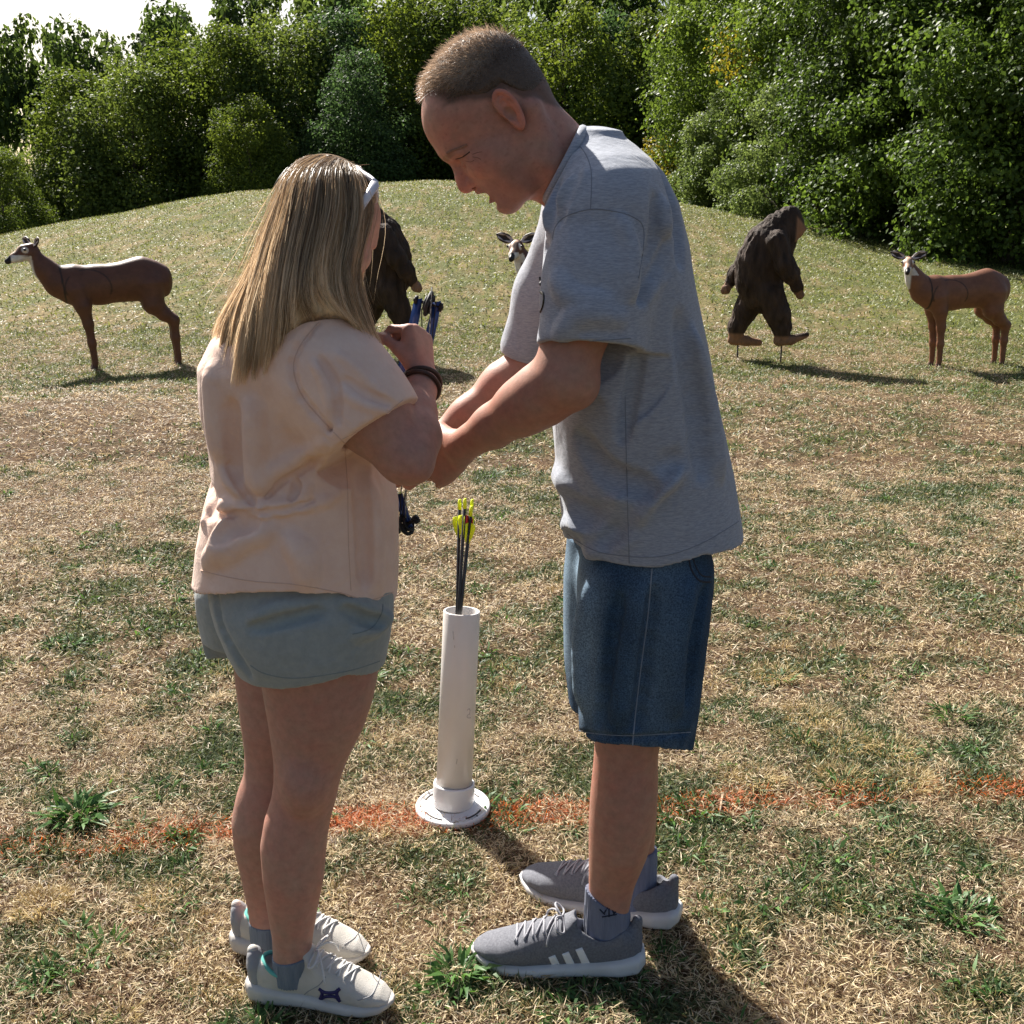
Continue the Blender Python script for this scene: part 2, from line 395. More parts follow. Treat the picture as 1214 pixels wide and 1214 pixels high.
labs = ["dark tree cut off by the left edge of the photo behind the hill", "low pale bushy tree above the left deer's head", "tall pointed tree over the left deer, lit yellow green on top",
        "narrow tree right of the tall pointed one above the left deer's back", "broad dark tree standing left of the woman's hair", "tall tree just above and left of the woman's head",
        "big sunlit tree directly above the woman's head", "small bright leafy young tree on the crest beside the woman's hair", "dark tree between the woman's head and the man's forehead",
        "small round blue green tree above the woman's sunglasses", "tree behind the man's forehead, its trunk base above the grass crest", "tree rising behind the top of the man's head",
        "tree behind the back of the man's head", "sunlit tree just behind the man's neck and shoulder", "dark tree between the man's shoulder and the right hand thicket",
        "dark tree half hidden where the far wood meets the right hand thicket", "low bush at the far left foot of the wood, beyond the crest"]
for (px, Y, s, v), lb in zip(row, labs):
    put_tree(far[v], TX(px, Y), Y, s, random.Random(px + Y).uniform(0, 6.28), lb, "trees in the wood behind the hill crest")
# the mass of wood behind the front row
rw = np.random.default_rng(77); V = []; F = []; C_ = []; c0 = 0
wv, wf, wc, _ = crown_geo(300, W=8, D=7, H=11, base=.2, nclump=55, nleaf=7000, ls=.30, dark=(.025, .045, .016), light=(.10, .15, .035), cone=.3)
wv2, wf2, wc2, _ = crown_geo(301, W=8, D=7, H=11, base=.2, nclump=50, nleaf=7000, ls=.30, dark=(.028, .05, .018), light=(.12, .165, .04), cone=.15)
skyl = lambda px: np.interp(px, [-520, 0, 130, 230, 350, 460, 700, 1300], [30, 28, 30, 4, -26, -50, -60, -60])
for k, Y in enumerate((52, 59)):
    for px in range(-460, 900, 62 if k == 0 else 75):
        px2 = px + rw.uniform(-15, 15); x = TX(px2, Y); z = float(hgt(x, Y)) - .3
        top = P(607, float(skyl(px2)) + (14 if k == 0 else 0) + rw.uniform(-16, 14), Y)[2]
        s = max(.4, (top - z) / 10.6); a = rw.uniform(0, 6.28)
        vv, ff, cc = (wv, wf, wc) if rw.uniform() < .5 else (wv2, wf2, wc2)
        ca, sa = math.cos(a), math.sin(a)
        q = np.stack([(vv[:, 0] * ca - vv[:, 1] * sa) * .82, (vv[:, 0] * sa + vv[:, 1] * ca) * .82, vv[:, 2] * s], 1) + np.array((x, Y, z))
        V.append(q); F.append(ff + c0); C_.append(cc * rw.uniform(.8, 1.15)); c0 += len(q)
wood = mesh_np("woodland", np.concatenate(V), np.concatenate(F), m_leafA, smooth=False, colors=np.concatenate(C_)); tag(wood, kind="stuff")
# right hand thicket
near = [make_tree_data(201, m_leafB, W=5.4, D=5.0, H=8.0, base=0.0, nclump=130, nleaf=62000, ls=.10, dark=(.03, .055, .014), light=(.13, .20, .040), cone=.1, droop=.5),
        make_tree_data(202, m_leafB, W=5.2, D=5.0, H=8.0, base=0.0, nclump=120, nleaf=52000, ls=.095, dark=(.05, .085, .018), light=(.17, .24, .048), cone=.15, yellow=.05, droop=.3),
        make_tree_data(203, m_leafB, W=4.2, D=4.0, H=3.6, base=0.0, nclump=60, nleaf=32000, ls=.075, dark=(.05, .08, .025), light=(.20, .26, .08), cone=.15, droop=.2),
        make_tree_data(204, m_leafB, W=5.0, D=4.6, H=8.0, base=0.0, nclump=120, nleaf=54000, ls=.09, dark=(.022, .042, .012), light=(.09, .14, .028), cone=.1, droop=.4)]
th = [(0, 1210, 21.5, 1.0, "dark tree at the right edge of the photo behind the right hand deer", "broadleaf_tree", "tree"),
      (0, 1090, 24.5, 1.05, "large tree with big glossy leaves above the right hand deer's head", "broadleaf_tree", "tree"),
      (3, 1010, 26.5, 1.05, "dark dense tree directly behind the hairy ape figure at right", "broadleaf_tree", "tree"),
      (1, 955, 31, 1.15, "mid green tree rising behind the thicket left of the big glossy leaved tree", "broadleaf_tree", "tree"),
      (1, 870, 36, 1.25, "yellow green tree with turning leaves at the top of the thicket", "broadleaf_tree", "tree"),
      (3, 1330, 21, 1.1, "dark tree past the right edge of the photo, only its side branches show", "broadleaf_tree", "tree"),
      (2, 930, 28.0, .95, "grey green bush just behind the hairy ape figure's head at right", "bush", "bush"),
      (2, 868, 32.5, 1.0, "pale fluffy bush left of the hairy ape figure at the end of the mown strip", "bush", "bush"),
      (2, 815, 38, 1.25, "bright green bush beside the man's back at the thicket's left end", "bush", "bush"),
      (2, 772, 43, 1.25, "farthest bush of the thicket, just above the man's shoulder", "bush", "bush"),
      (1, 820, 43, 1.2, "tall yellowish tree at the left end of the thicket above the man's shoulder", "broadleaf_tree", "tree"),
      (0, 1040, 33, 1.5, "tall tree at the top right, behind the glossy leaved tree", "broadleaf_tree", "tree"),
      (1, 1190, 30, 1.5, "tall tree in the top right corner of the photo", "broadleaf_tree", "tree")]
for v, px, Y, s, lb, nm, ct in th:
    put_tree(near[v], TX(px, Y), Y, s, random.Random(px).uniform(0, 6.28), lb, "trees and bushes of the right hand thicket", nm, ct)
# ------------------------------------------------------------------ sculpting library: signed distance fields -> one closed mesh
class Field:
    def __init__(s, lo, hi, res, M=None):
        s.lo = np.array(lo, dtype=np.float64); s.res = res
        s.n = np.ceil((np.array(hi) - s.lo) / res).astype(int) + 1
        s.ax = [(s.lo[i] + res * np.arange(s.n[i])).astype(np.float32) for i in range(3)]
        s.d = np.full(tuple(s.n), 1.0, dtype=np.float32); s.M = M
    def box(s, lo, hi, pad):
        sl = []
        for i in range(3):
            a = int(max(0, math.floor((lo[i] - pad - s.lo[i]) / s.res))); b_ = int(min(s.n[i], math.ceil((hi[i] + pad - s.lo[i]) / s.res) + 1))
            if b_ <= a: return None, None
            sl.append(slice(a, b_))
        return tuple(sl), (s.ax[0][sl[0]][:, None, None], s.ax[1][sl[1]][None, :, None], s.ax[2][sl[2]][None, None, :])
    def op(s, fn, lo, hi, k=0.01, mode="add"):
        sl, g = s.box(lo, hi, k + 3 * s.res)
        if sl is None: return
        b_ = fn(*g).astype(np.float32); a = s.d[sl]
        if mode == "add":
            h = np.maximum(k - np.abs(a - b_), 0) / max(k, 1e-6); s.d[sl] = np.minimum(a, b_) - h * h * k * .25
        elif mode == "sub":
            b_ = -b_; h = np.maximum(k - np.abs(a - b_), 0) / max(k, 1e-6); s.d[sl] = np.maximum(a, b_) + h * h * k * .25
        elif mode == "int":
            s.d[sl] = np.maximum(a, b_)
    def cone(s, a, b, ra, rb, k=0.01, mode="add", sq=None):
        """tapered capsule; sq=(axis, factor) squeezes the section along an axis"""
        a = np.array(a, dtype=np.float32); b = np.array(b, dtype=np.float32); ba = b - a; L2 = float(ba @ ba) + 1e-9; R = max(ra, rb)
        if sq is not None: u = np.array(sq[0], dtype=np.float32); u /= np.linalg.norm(u); f = sq[1]
        def fn(X, Y, Z):
            x, y, z = X - a[0], Y - a[1], Z - a[2]
            t = np.clip((x * ba[0] + y * ba[1] + z * ba[2]) / L2, 0, 1)
            dx, dy, dz = x - t * ba[0], y - t * ba[1], z - t * ba[2]
            q = dx * dx + dy * dy + dz * dz
            if sq is not None:
                w = dx * u[0] + dy * u[1] + dz * u[2]; q = q + w * w * (1 / (f * f) - 1)
                return (np.sqrt(q) - (ra + (rb - ra) * t)) * (f if f < 1 else 1)
            return np.sqrt(q) - (ra + (rb - ra) * t)
        RR = R * (max(1, sq[1]) if sq is not None else 1)
        s.op(fn, np.minimum(a, b) - RR, np.maximum(a, b) + RR, k, mode)
    def path(s, pts, rad, k=0.01, mode="add", sq=None):
        if not hasattr(rad, "__len__"): rad = [rad] * len(pts)
        for i in range(len(pts) - 1): s.cone(pts[i], pts[i + 1], rad[i], rad[i + 1], k, mode, sq)
    def ell(s, c, r, k=0.01, mode="add", R=None):
        c = np.array(c, dtype=np.float32); r = np.array(r, dtype=np.float32); m = float(r.max())
        def fn(X, Y, Z):
            x, y, z = X - c[0], Y - c[1], Z - c[2]
            if R is not None: x, y, z = [R[0][i] * x + R[1][i] * y + R[2][i] * z for i in range(3)]
            q = np.sqrt((x / r[0]) ** 2 + (y / r[1]) ** 2 + (z / r[2]) ** 2); g = np.sqrt((x / r[0] ** 2) ** 2 + (y / r[1] ** 2) ** 2 + (z / r[2] ** 2) ** 2) + 1e-6
            return q * (q - 1) / g
        s.op(fn, c - m, c + m, k, mode)
    def stack(s, z, cx, cy, rx, ry, k=0.01, mode="add", pw=2.0, axis=2):
        """loft of super-ellipses along an axis; arrays are smoothly interpolated"""
        z = np.array(z, dtype=float); o = np.argsort(z); z = z[o]
        A = [np.broadcast_to(np.array(q, dtype=float), z.shape)[o] for q in (cx, cy, rx, ry)]
        zz = np.linspace(z[0], z[-1], 400); B = []
        for q in A:
            w = np.interp(zz, z, q); L = max(3, int(400 * min(np.diff(z)) / (z[-1] - z[0]) * .8)); L = min(L, 41) | 1
            kk = np.hanning(L + 2)[1:-1]; kk /= kk.sum(); wp = np.pad(w, L // 2, mode="edge"); B.append(np.convolve(wp, kk, "valid"))
        i0 = axis; i1, i2 = [i for i in range(3) if i != axis]
        lo = np.zeros(3); hi = np.zeros(3); lo[i0] = z[0]; hi[i0] = z[-1]
        lo[i1] = (A[0] - A[2]).min(); hi[i1] = (A[0] + A[2]).max(); lo[i2] = (A[1] - A[3]).min(); hi[i2] = (A[1] + A[3]).max()
        def fn(*G):
            t = G[i0]; u = G[i1]; v = G[i2]
            cx_, cy_, rx_, ry_ = [np.interp(t, zz, q).astype(np.float32) for q in B]
            du = np.abs(u - cx_) / rx_; dv = np.abs(v - cy_) / ry_
            q = (du ** pw + dv ** pw) ** (1 / pw) if pw != 2 else np.sqrt(du * du + dv * dv)
            d = (q - 1) * np.minimum(rx_, ry_)
            return np.maximum(d, np.maximum(z[0] - t, t - z[-1]))
        s.op(fn, lo, hi, k, mode)
    def half(s, p, n):
        """keep the side of the plane away from n"""
        n = np.array(n, dtype=np.float32); n /= np.linalg.norm(n)
        s.op(lambda X, Y, Z: (X - p[0]) * n[0] + (Y - p[1]) * n[1] + (Z - p[2]) * n[2], s.lo, s.lo + s.n * s.res, 0, "int")
    def disp(s, fn, band=0.03):
        m = np.abs(s.d) < band; i, j, k = np.nonzero(m)
        s.d[m] += fn(s.ax[0][i], s.ax[1][j], s.ax[2][k]).astype(np.float32)
    def blur(s, n=1):
        for _ in range(n):
            for a in range(3):
                d = s.d; p = np.concatenate([np.take(d, [0], a), d, np.take(d, [-1], a)], a); m = d.shape[a]
                s.d = (0.25 * np.take(p, range(m), a) + 0.5 * d + 0.25 * np.take(p, range(2, m + 2), a)).astype(np.float32)
    def mesh(s):
        d = s.d; ng = d < 0; nx, ny, nz = d.shape
        cnt = np.zeros((nx - 1, ny - 1, nz - 1), dtype=np.uint8)
        for a in (0, 1):
            for b_ in (0, 1):
                for c in (0, 1): cnt += ng[a:nx - 1 + a, b_:ny - 1 + b_, c:nz - 1 + c]
        act = (cnt > 0) & (cnt < 8); I, J, K = np.nonzero(act)
        idx = np.full(act.shape, -1, dtype=np.int32); idx[I, J, K] = np.arange(len(I), dtype=np.int32)
        acc = np.zeros((len(I), 3), dtype=np.float32); num = np.zeros(len(I), dtype=np.float32)
        cr = [(a, b_, c) for a in (0, 1) for b_ in (0, 1) for c in (0, 1)]
        for p in cr:
            for ax_ in range(3):
                if p[ax_]: continue
                q = list(p); q[ax_] = 1
                d0 = d[I + p[0], J + p[1], K + p[2]]; d1 = d[I + q[0], J + q[1], K + q[2]]
                m = (d0 < 0) != (d1 < 0); t = np.where(m, d0 / np.where(m, d0 - d1, 1), 0)
                for c in range(3):
                    v = p[c] + (t if c == ax_ else 0); acc[:, c] += np.where(m, v, 0)
                num += m
        V = (np.stack([I, J, K], 1) + acc / num[:, None]) * s.res + s.lo
        F = []
        for ax_ in range(3):
            u, v = (ax_ + 1) % 3, (ax_ + 2) % 3
            sl0 = [slice(1, -1)] * 3; sl1 = [slice(1, -1)] * 3
            sl0[ax_] = slice(0, -1); sl1[ax_] = slice(1, None)
            a = ng[tuple(sl0)]; b_ = ng[tuple(sl1)]; e = np.stack(np.nonzero(a != b_), 1)
            if not len(e): continue
            off = np.ones(3, dtype=int); off[ax_] = 0; e0 = e + off
            flip = a[e[:, 0], e[:, 1], e[:, 2]]
            du = np.zeros(3, dtype=int); du[u] = 1; dv = np.zeros(3, dtype=int); dv[v] = 1
            c = [e0 - du - dv, e0 - dv, e0, e0 - du]
            q = np.stack([idx[w[:, 0], w[:, 1], w[:, 2]] for w in c], 1)
            q[~flip] = q[~flip][:, ::-1]; F.append(q)
        F = np.concatenate(F); F = F[(F >= 0).all(1)]
        if s.M is not None: V = V @ s.M[:3, :3].T + s.M[:3, 3]
        return V, F
    def val(s, p):
        q = (np.asarray(p) - s.lo) / s.res; i = np.clip(np.floor(q).astype(int), 0, s.n - 2); f = q - i; r = 0
        for a in (0, 1):
            for b_ in (0, 1):
                for c in (0, 1):
                    w = (f[..., 0] if a else 1 - f[..., 0]) * (f[..., 1] if b_ else 1 - f[..., 1]) * (f[..., 2] if c else 1 - f[..., 2])
                    r = r + w * s.d[i[..., 0] + a, i[..., 1] + b_, i[..., 2] + c]
        return r
    def hit(s, pts, y0, y1, back=False):
        """points on this surface under photo pixels, searched between two forward distances"""
        out = []
        Mi = np.linalg.inv(s.M) if s.M is not None else None
        Ys = np.linspace(y0, y1, 260)
        for (a, b_) in pts:
            R = np.array([P(a, b_, y) for y in (Ys if not back else Ys[::-1])])
            L = R if Mi is None else R @ Mi[:3, :3].T + Mi[:3, 3]
            v = s.val(L); ins = ((L > s.lo) & (L < s.lo + (s.n - 1) * s.res)).all(1); v = np.where(ins, v, 1)
            j = np.nonzero(v < 0)[0]
            if len(j) and j[0] > 0:
                j = j[0]; t = v[j - 1] / (v[j - 1] - v[j]); out.append(R[j - 1] * (1 - t) + R[j] * t)
            else: out.append(R[int(np.argmin(v))])
        return np.array(out)
def catmull(pts, n):
    p = np.array(pts, dtype=float); m = len(p); t = np.linspace(0, m - 1, n); i = np.clip(np.floor(t).astype(int), 0, m - 2); f = (t - i)[:, None]
    q = lambda k: p[np.clip(k, 0, m - 1)]
    a, b_, c, d = q(i - 1), q(i), q(i + 1), q(i + 2)
    return .5 * ((2 * b_) + (-a + c) * f + (2 * a - 5 * b_ + 4 * c - d) * f ** 2 + (-a + 3 * b_ - 3 * c + d) * f ** 3)
def tube_np(pts, rad, m=8, closed=False):
    p = np.array(pts, dtype=float); n = len(p); rad = np.broadcast_to(np.array(rad, dtype=float), (n,))
    T = np.gradient(p, axis=0) if not closed else (np.roll(p, -1, 0) - np.roll(p, 1, 0)); T /= np.linalg.norm(T, axis=1)[:, None] + 1e-9
    u = np.cross(T[0], (0, 0, 1) if abs(T[0][2]) < .9 else (1, 0, 0)); u /= np.linalg.norm(u); U = []
    for t in T:
        u = u - t * (u @ t); u /= np.linalg.norm(u) + 1e-9; U.append(u)
    U = np.array(U); W = np.cross(T, U); a = np.arange(m) * 2 * math.pi / m
    V = (p[:, None] + rad[:, None, None] * (np.cos(a)[None, :, None] * U[:, None] + np.sin(a)[None, :, None] * W[:, None])).reshape(-1, 3)
    F = []; r = n if closed else n - 1
    for j in range(r):
        j1 = (j + 1) % n; i = np.arange(m); k = (i + 1) % m; F.append(np.stack([j * m + i, j * m + k, j1 * m + k, j1 * m + i], 1))
    if not closed:
        V = np.concatenate([V, p[:1], p[-1:]]); i = np.arange(m); k = (i + 1) % m
        F.append(np.stack([i * 0 + n * m, k, i, i], 1)[:, [0, 1, 2, 0]] if False else np.stack([k, i, i * 0 + n * m, i * 0 + n * m], 1)); 
        F.append(np.stack([(n - 1) * m + i, (n - 1) * m + k, i * 0 + n * m + 1, i * 0 + n * m + 1], 1))
    return V, np.concatenate(F)
def clean(F):
    """split degenerate quads into triangles"""
    F = np.asarray(F); deg = F[:, 2] == F[:, 3]
    return [F[~deg], F[deg][:, :3]]
def join(parts):
    V = []; F = []; c = 0
    for v, f in parts: V.append(v); F.append(np.asarray(f) + c); c += len(v)
    return np.concatenate(V), np.concatenate(F)
def tubes(name, mat, parent, lst, m=8, closed=False, catn=None):
    L = []
    for pts, r in lst:
        if catn: 
            rr = np.broadcast_to(np.array(r, dtype=float), (len(pts),)); pts2 = catmull(pts, catn); rr = np.interp(np.linspace(0, 1, catn), np.linspace(0, 1, len(rr)), rr); L.append(tube_np(pts2, rr, m, closed))
        else: L.append(tube_np(pts, r, m, closed))
    V, F = join(L); return mesh_np(name, V, clean(F), mat, parent)
def stroke(name, fld, px, r, mat, parent, y0, y1, n=24, lift=0.0, m=6):
    q = catmull(px, n) if len(px) > 2 else np.linspace(px[0], px[1], n)
    h = fld.hit(q, y0, y1); c = np.array((0, 0, CAM_H)); d = h - c; d /= np.linalg.norm(d, axis=1)[:, None]; h = h - d * lift
    return tubes(name, mat, parent, [(h, r)], m)
def decal(name, fld, quad, mat, parent, y0, y1, nu=10, nv=4, lift=0.0008, thick=0.001):
    a, b_, c, d = [np.array(q, dtype=float) for q in quad]; px = []
    for v in np.linspace(0, 1, nv):
        for u in np.linspace(0, 1, nu): px.append((a * (1 - u) + b_ * u) * (1 - v) + (d * (1 - u) + c * u) * v)
    h = fld.hit(px, y0, y1); dr = h - np.array((0, 0, CAM_H)); dr /= np.linalg.norm(dr, axis=1)[:, None]
    top = h - dr * lift; bot = h + dr * thick; i = (np.arange(nv - 1)[:, None] * nu + np.arange(nu - 1)[None]).ravel()
    F = np.stack([i, i + nu, i + nu + 1, i + 1], 1); n = len(top); rim = list(range(nu)) + [nu * (j + 1) - 1 for j in range(1, nv)] + list(range(n - 2, n - nu - 1, -1)) + [nu * j for j in range(nv - 2, 0, -1)]
    rim = np.array(rim); r2 = np.roll(rim, -1); S = np.stack([rim, r2, r2 + n, rim + n], 1)
    return mesh_np(name, np.concatenate([top, bot]), np.concatenate([F, F[:, ::-1] + n, S]), mat, parent)
def rows(R, Y, z_from=None):
    """(py, pxL, pxR) rows at depth Y -> z, cx, rx"""
    z = []; c = []; r = []
    for py, a, b_ in R:
        A = P(a, py, Y); B = P(b_, py, Y); z.append(A[2]); c.append((A[0] + B[0]) / 2); r.append((B[0] - A[0]) / 2)
    return np.array(z), np.array(c), np.array(r)
def frame_mat(o, x, z):
    x = np.array(x, dtype=float); x /= np.linalg.norm(x); z = np.array(z, dtype=float); z -= x * (z @ x); z /= np.linalg.norm(z); y = np.cross(z, x)
    M = np.eye(4); M[:3, 0] = x; M[:3, 1] = y; M[:3, 2] = z; M[:3, 3] = o; return M
def xf(M, p): p = np.asarray(p, dtype=float); return p @ M[:3, :3].T + M[:3, 3]

# ------------------------------------------------------------------ archery targets on the lawn
def attr_mat(name, rough=0.6, spec=0.3, bump=0.3, bscale=60, stretch=None, sss=0, var=(0.8, 1.2), bdist=.004, vscale=14):
    m, nt, b = new_mat(name); at = N(nt, "ShaderNodeAttribute", attribute_name="Col"); tc = N(nt, "ShaderNodeTexCoord"); src = tc.outputs["Object"]
    if stretch: mp = N(nt, "ShaderNodeMapping"); mp.inputs["Scale"].default_value = stretch; nt.links.new(src, mp.inputs[0]); src = mp.outputs[0]
    nz = N(nt, "ShaderNodeTexNoise", Scale=vscale, Detail=7.0, Roughness=0.65); nt.links.new(src, nz.inputs["Vector"])
    r = ramp(nt, [(0.3, (var[0],) * 3), (0.7, (var[1],) * 3)], nz.outputs["Fac"])
    mx = N(nt, "ShaderNodeMix", data_type='RGBA', blend_type='MULTIPLY'); mx.inputs["Factor"].default_value = 1
    nt.links.new(at.outputs["Color"], mx.inputs[6]); nt.links.new(r.outputs[0], mx.inputs[7]); nt.links.new(mx.outputs[2], b.inputs["Base Color"])
    b.inputs["Roughness"].default_value = rough; b.inputs["Specular IOR Level"].default_value = spec
    if sss: b.inputs["Subsurface Weight"].default_value = sss; b.inputs["Subsurface Radius"].default_value = (1.0, 0.35, 0.2); b.inputs["Subsurface Scale"].default_value = 0.006
    n2 = N(nt, "ShaderNodeTexNoise", Scale=bscale, Detail=6.0, Roughness=.6); nt.links.new(src, n2.inputs["Vector"])
    bp = N(nt, "ShaderNodeBump", Strength=bump, Distance=bdist); nt.links.new(n2.outputs["Fac"], bp.inputs["Height"]); nt.links.new(bp.outputs[0], b.inputs["Normal"])
    return m
m_foam = attr_mat("painted_foam", 0.5, 0.35, 0.25, 40)
m_fur = attr_mat("moulded_fur", 0.75, 0.18, 0.9, 30, stretch=(2.5, 2.5, .6), bdist=.012)
m_black = simple_mat("black_gloss", (0.012, 0.011, 0.010), rough=0.25, spec=0.6)
m_dark = simple_mat("hole_shade", (0.03, 0.022, 0.018), rough=0.6)  # dark colour for the shade inside the flange's slots and holes
m_pale = simple_mat("pale_paint", (0.62, 0.55, 0.48), (0.5, 0.42, 0.36), 30, 0.6)
m_rust = simple_mat("rusty_steel", (0.09, 0.06, 0.045), (0.05, 0.035, 0.03), 60, 0.7, 0.4)
m_eye = simple_mat("eye_white", (0.7, 0.68, 0.62), rough=0.25)
def deer(loc, rz, yaw, sc, label, brown=(0.125, 0.052, 0.030)):
    e = empty("deer_target", loc, label, "archery target", "deer shaped archery targets", rz); e.scale = (sc, sc, sc); bpy.context.view_layer.update()
    W = np.array(e.matrix_world)
    f = Field((-.66, -.34, -.04), (1.02, .34, 1.34), .009)
    sy = ((0, 1, 0), .72)
    f.path([(.34, 0, .785), (.12, 0, .785), (-.1, 0, .805), (-.27, 0, .83), (-.36, 0, .825)], [.178, .168, .165, .187, .16], .06, sq=sy)
    f.path([(.36, 0, .80), (.47, 0, .82), (.57, 0, .93), (.655, 0, 1.06)], [.165, .125, .092, .066], .05, sq=((0, 1, 0), .8))
    for s_ in (-1, 1):
        f.path([(.33, s_ * .06, .74), (.285, s_ * .075, .60), (.255, s_ * .075, .43), (.24, s_ * .07, .25), (.23, s_ * .07, .07)], [.105, .072, .044, .034, .029], .035)
        f.path([(.23, s_ * .07, .07), (.245, s_ * .07, .0)], [.025, .033], .01)
        f.path([(-.33, s_ * .06, .78), (-.34, s_ * .08, .60), (-.43, s_ * .08, .50), (-.515, s_ * .075, .44), (-.52, s_ * .07, .27), (-.53, s_ * .07, .07)], [.135, .095, .062, .047, .034, .028], .04)
        f.path([(-.53, s_ * .07, .07), (-.52, s_ * .07, .0)], [.025, .033], .01)
    f.ell((-.47, 0, .80), (.055, .10, .13), .06)
    cy_, sy_ = math.cos(yaw), math.sin(yaw); hx = np.array((.675, 0, 1.10))
    H = lambda x, y, z: hx + np.array((x * cy_ - y * sy_, x * sy_ + y * cy_, z))
    f.path([H(-.01, 0, .01), H(.06, 0, -.005), H(.15, 0, -.055), H(.215, 0, -.085)], [.062, .055, .036, .027], .03, sq=(H(0, 1, 0) - H(0, 0, 0), .82))
    f.cone(H(.0, 0, -.01), H(.1, 0, -.07), .045, .025, .03)
    for s_ in (-1, 1): f.ell(H(.07, s_ * .048, .012), (.018, .018, .018), .012)
    V, F = f.mesh()
    x, y, z = V.T; C = np.tile(np.array(brown), (len(V), 1))
    def mixc(m, c): C[:] = C * (1 - m[:, None]) + np.array(c) * m[:, None]
    hl = V - hx; lx = hl[:, 0] * cy_ + hl[:, 1] * sy_; ly = -hl[:, 0] * sy_ + hl[:, 1] * cy_; lz = hl[:, 2]
    inh = (lx > -.08) & (z > .98)
    mixc(sstep(-.02, -.10, z - .60 + .0 * x) * sstep(.2, .0, np.abs(x)) * .5, (.45, .36, .28))
    # white throat patch, pale brow, rings round the eyes, muzzle
    thr = sstep(.055, .035, np.abs(ly)) * (z < 1.07) * (z > .83) * sstep(.40, .47, x) * ((x - .47) * .9 + .80 - z > -.055)
    mixc(thr * ((x - (.47 + (z - .80) * .72)) > .035), (.72, .68, .62))
    mixc(sstep(.028, .016, np.abs(ly)) * inh * (lx > .02) * (lz > -.02 - .45 * lx), (.50, .33, .22))
    mixc((inh & (lx > .02) & (lz < -.035 - .30 * lx)).astype(float), (.62, .56, .50))
    for s_ in (-1, 1):
        dd = np.sqrt((lx - .07) ** 2 + (ly - s_ * .055) ** 2 + (lz - .014) ** 2); mixc(sstep(.036, .028, dd), (.66, .58, .5))
    mixc((inh & (lx > .192)).astype(float), (.02, .016, .014))
    # scoring ring and body joint pressed into the flank
    q = np.sqrt(((x - .22) / .20) ** 2 + ((z - .765) / .165) ** 2); mixc(sstep(.045, .02, np.abs(q - 1)) * (z < .93) * (x > -.02) * .75 * sstep(-.2, .2, noise3(x * 9, y * 9, z * 9, 8) + .25), (.02, .012, .01))
    mixc(sstep(.010, .005, np.abs(x - .435 - (z - .8) * .08)) * (z < .98) * (z > .6), (.025, .015, .012))
    mixc(sstep(.06, .0, z), (.05, .035, .03))
    Vw = xf(W, V); mesh_np("body", Vw, F, m_foam, e, colors=C)
    for s_ in (-1, 1):
        g = Field((-.2, -.2, -.2), (.2, .2, .2), .005); M = W @ frame_mat(H(-.02, s_ * .045, .055), H(.05, s_ * 1.0, .42) - H(0, 0, 0), H(1, 0, .25) - H(0, 0, 0))
        g.path([(0, 0, 0), (.05, 0, 0), (.10, 0, 0), (.145, 0, 0)], [.018, .034, .030, .006], .012, sq=((0, 0, 1), .35))
        g.path([(.02, 0, .012), (.07, 0, .018), (.12, 0, .010)], [.012, .026, .012], .006, "sub")
        g.M = M; v, ff = g.mesh(); li = (v - M[:3, 3]) @ np.linalg.inv(M[:3, :3]).T
        inner = sstep(0.0, .004, li[:, 2]) * sstep(.030, .02, np.abs(li[:, 1])) * sstep(.135, .12, li[:, 0])
        mesh_np("ear", v, ff, m_foam, e, colors=np.array((.04, .022, .016)) * (1 - inner[:, None]) + np.array((.60, .50, .46)) * inner[:, None])
        g = Field((-.03,) * 3, (.03,) * 3, .003); g.ell((0, 0, 0), (.012, .012, .012)); g.M = W @ frame_mat(H(.075, s_ * .060, .014), (1, 0, 0), (0, 0, 1)); v, ff = g.mesh(); mesh_np("eye", v, ff, m_black, e)
    return e
def heading(px, Y, a): return math.atan2(-1 * Y, (px - 607) / FPX * Y) + a
def base_at(px, py):
    """where the ground is met under a pixel"""
    Ys = np.linspace(1.2, 40, 4000); R = np.array([P(px, py, y) for y in Ys]); h = hgt(R[:, 0], R[:, 1]); j = np.nonzero(R[:, 2] < h)[0]
    return R[j[0]] if len(j) else R[-1]
def side_on(px, turn):
    """rotation so that local +x runs to the photo's left, square to the line of sight, then turned"""
    g = math.atan2((px - 607) / FPX, 1.0); return math.pi - g + turn
b0 = base_at(144, 436); deer((b0[0], b0[1], float(hgt(b0[0], b0[1])) + .0), side_on(150, 0.05), 0.40, b0[1] / 9.85 * .965, "brown deer target at left, side on, its head up against the grass slope")
b0 = base_at(1131, 434); deer((b0[0], b0[1], float(hgt(b0[0], b0[1])) + .0), side_on(1150, 0.60), 1.05, b0[1] / 9.85 * .85, "brown deer target at the right edge before the dark thicket, face turned to the camera", (0.19, 0.080, 0.042))
b0 = base_at(693, 440); deer((b0[0], b0[1], float(hgt(b0[0], b0[1])) + .0), side_on(668, 0.45), 0.95, b0[1] / 9.85 * 1.02, "deer target behind the man, only its head and neck showing past his chest")
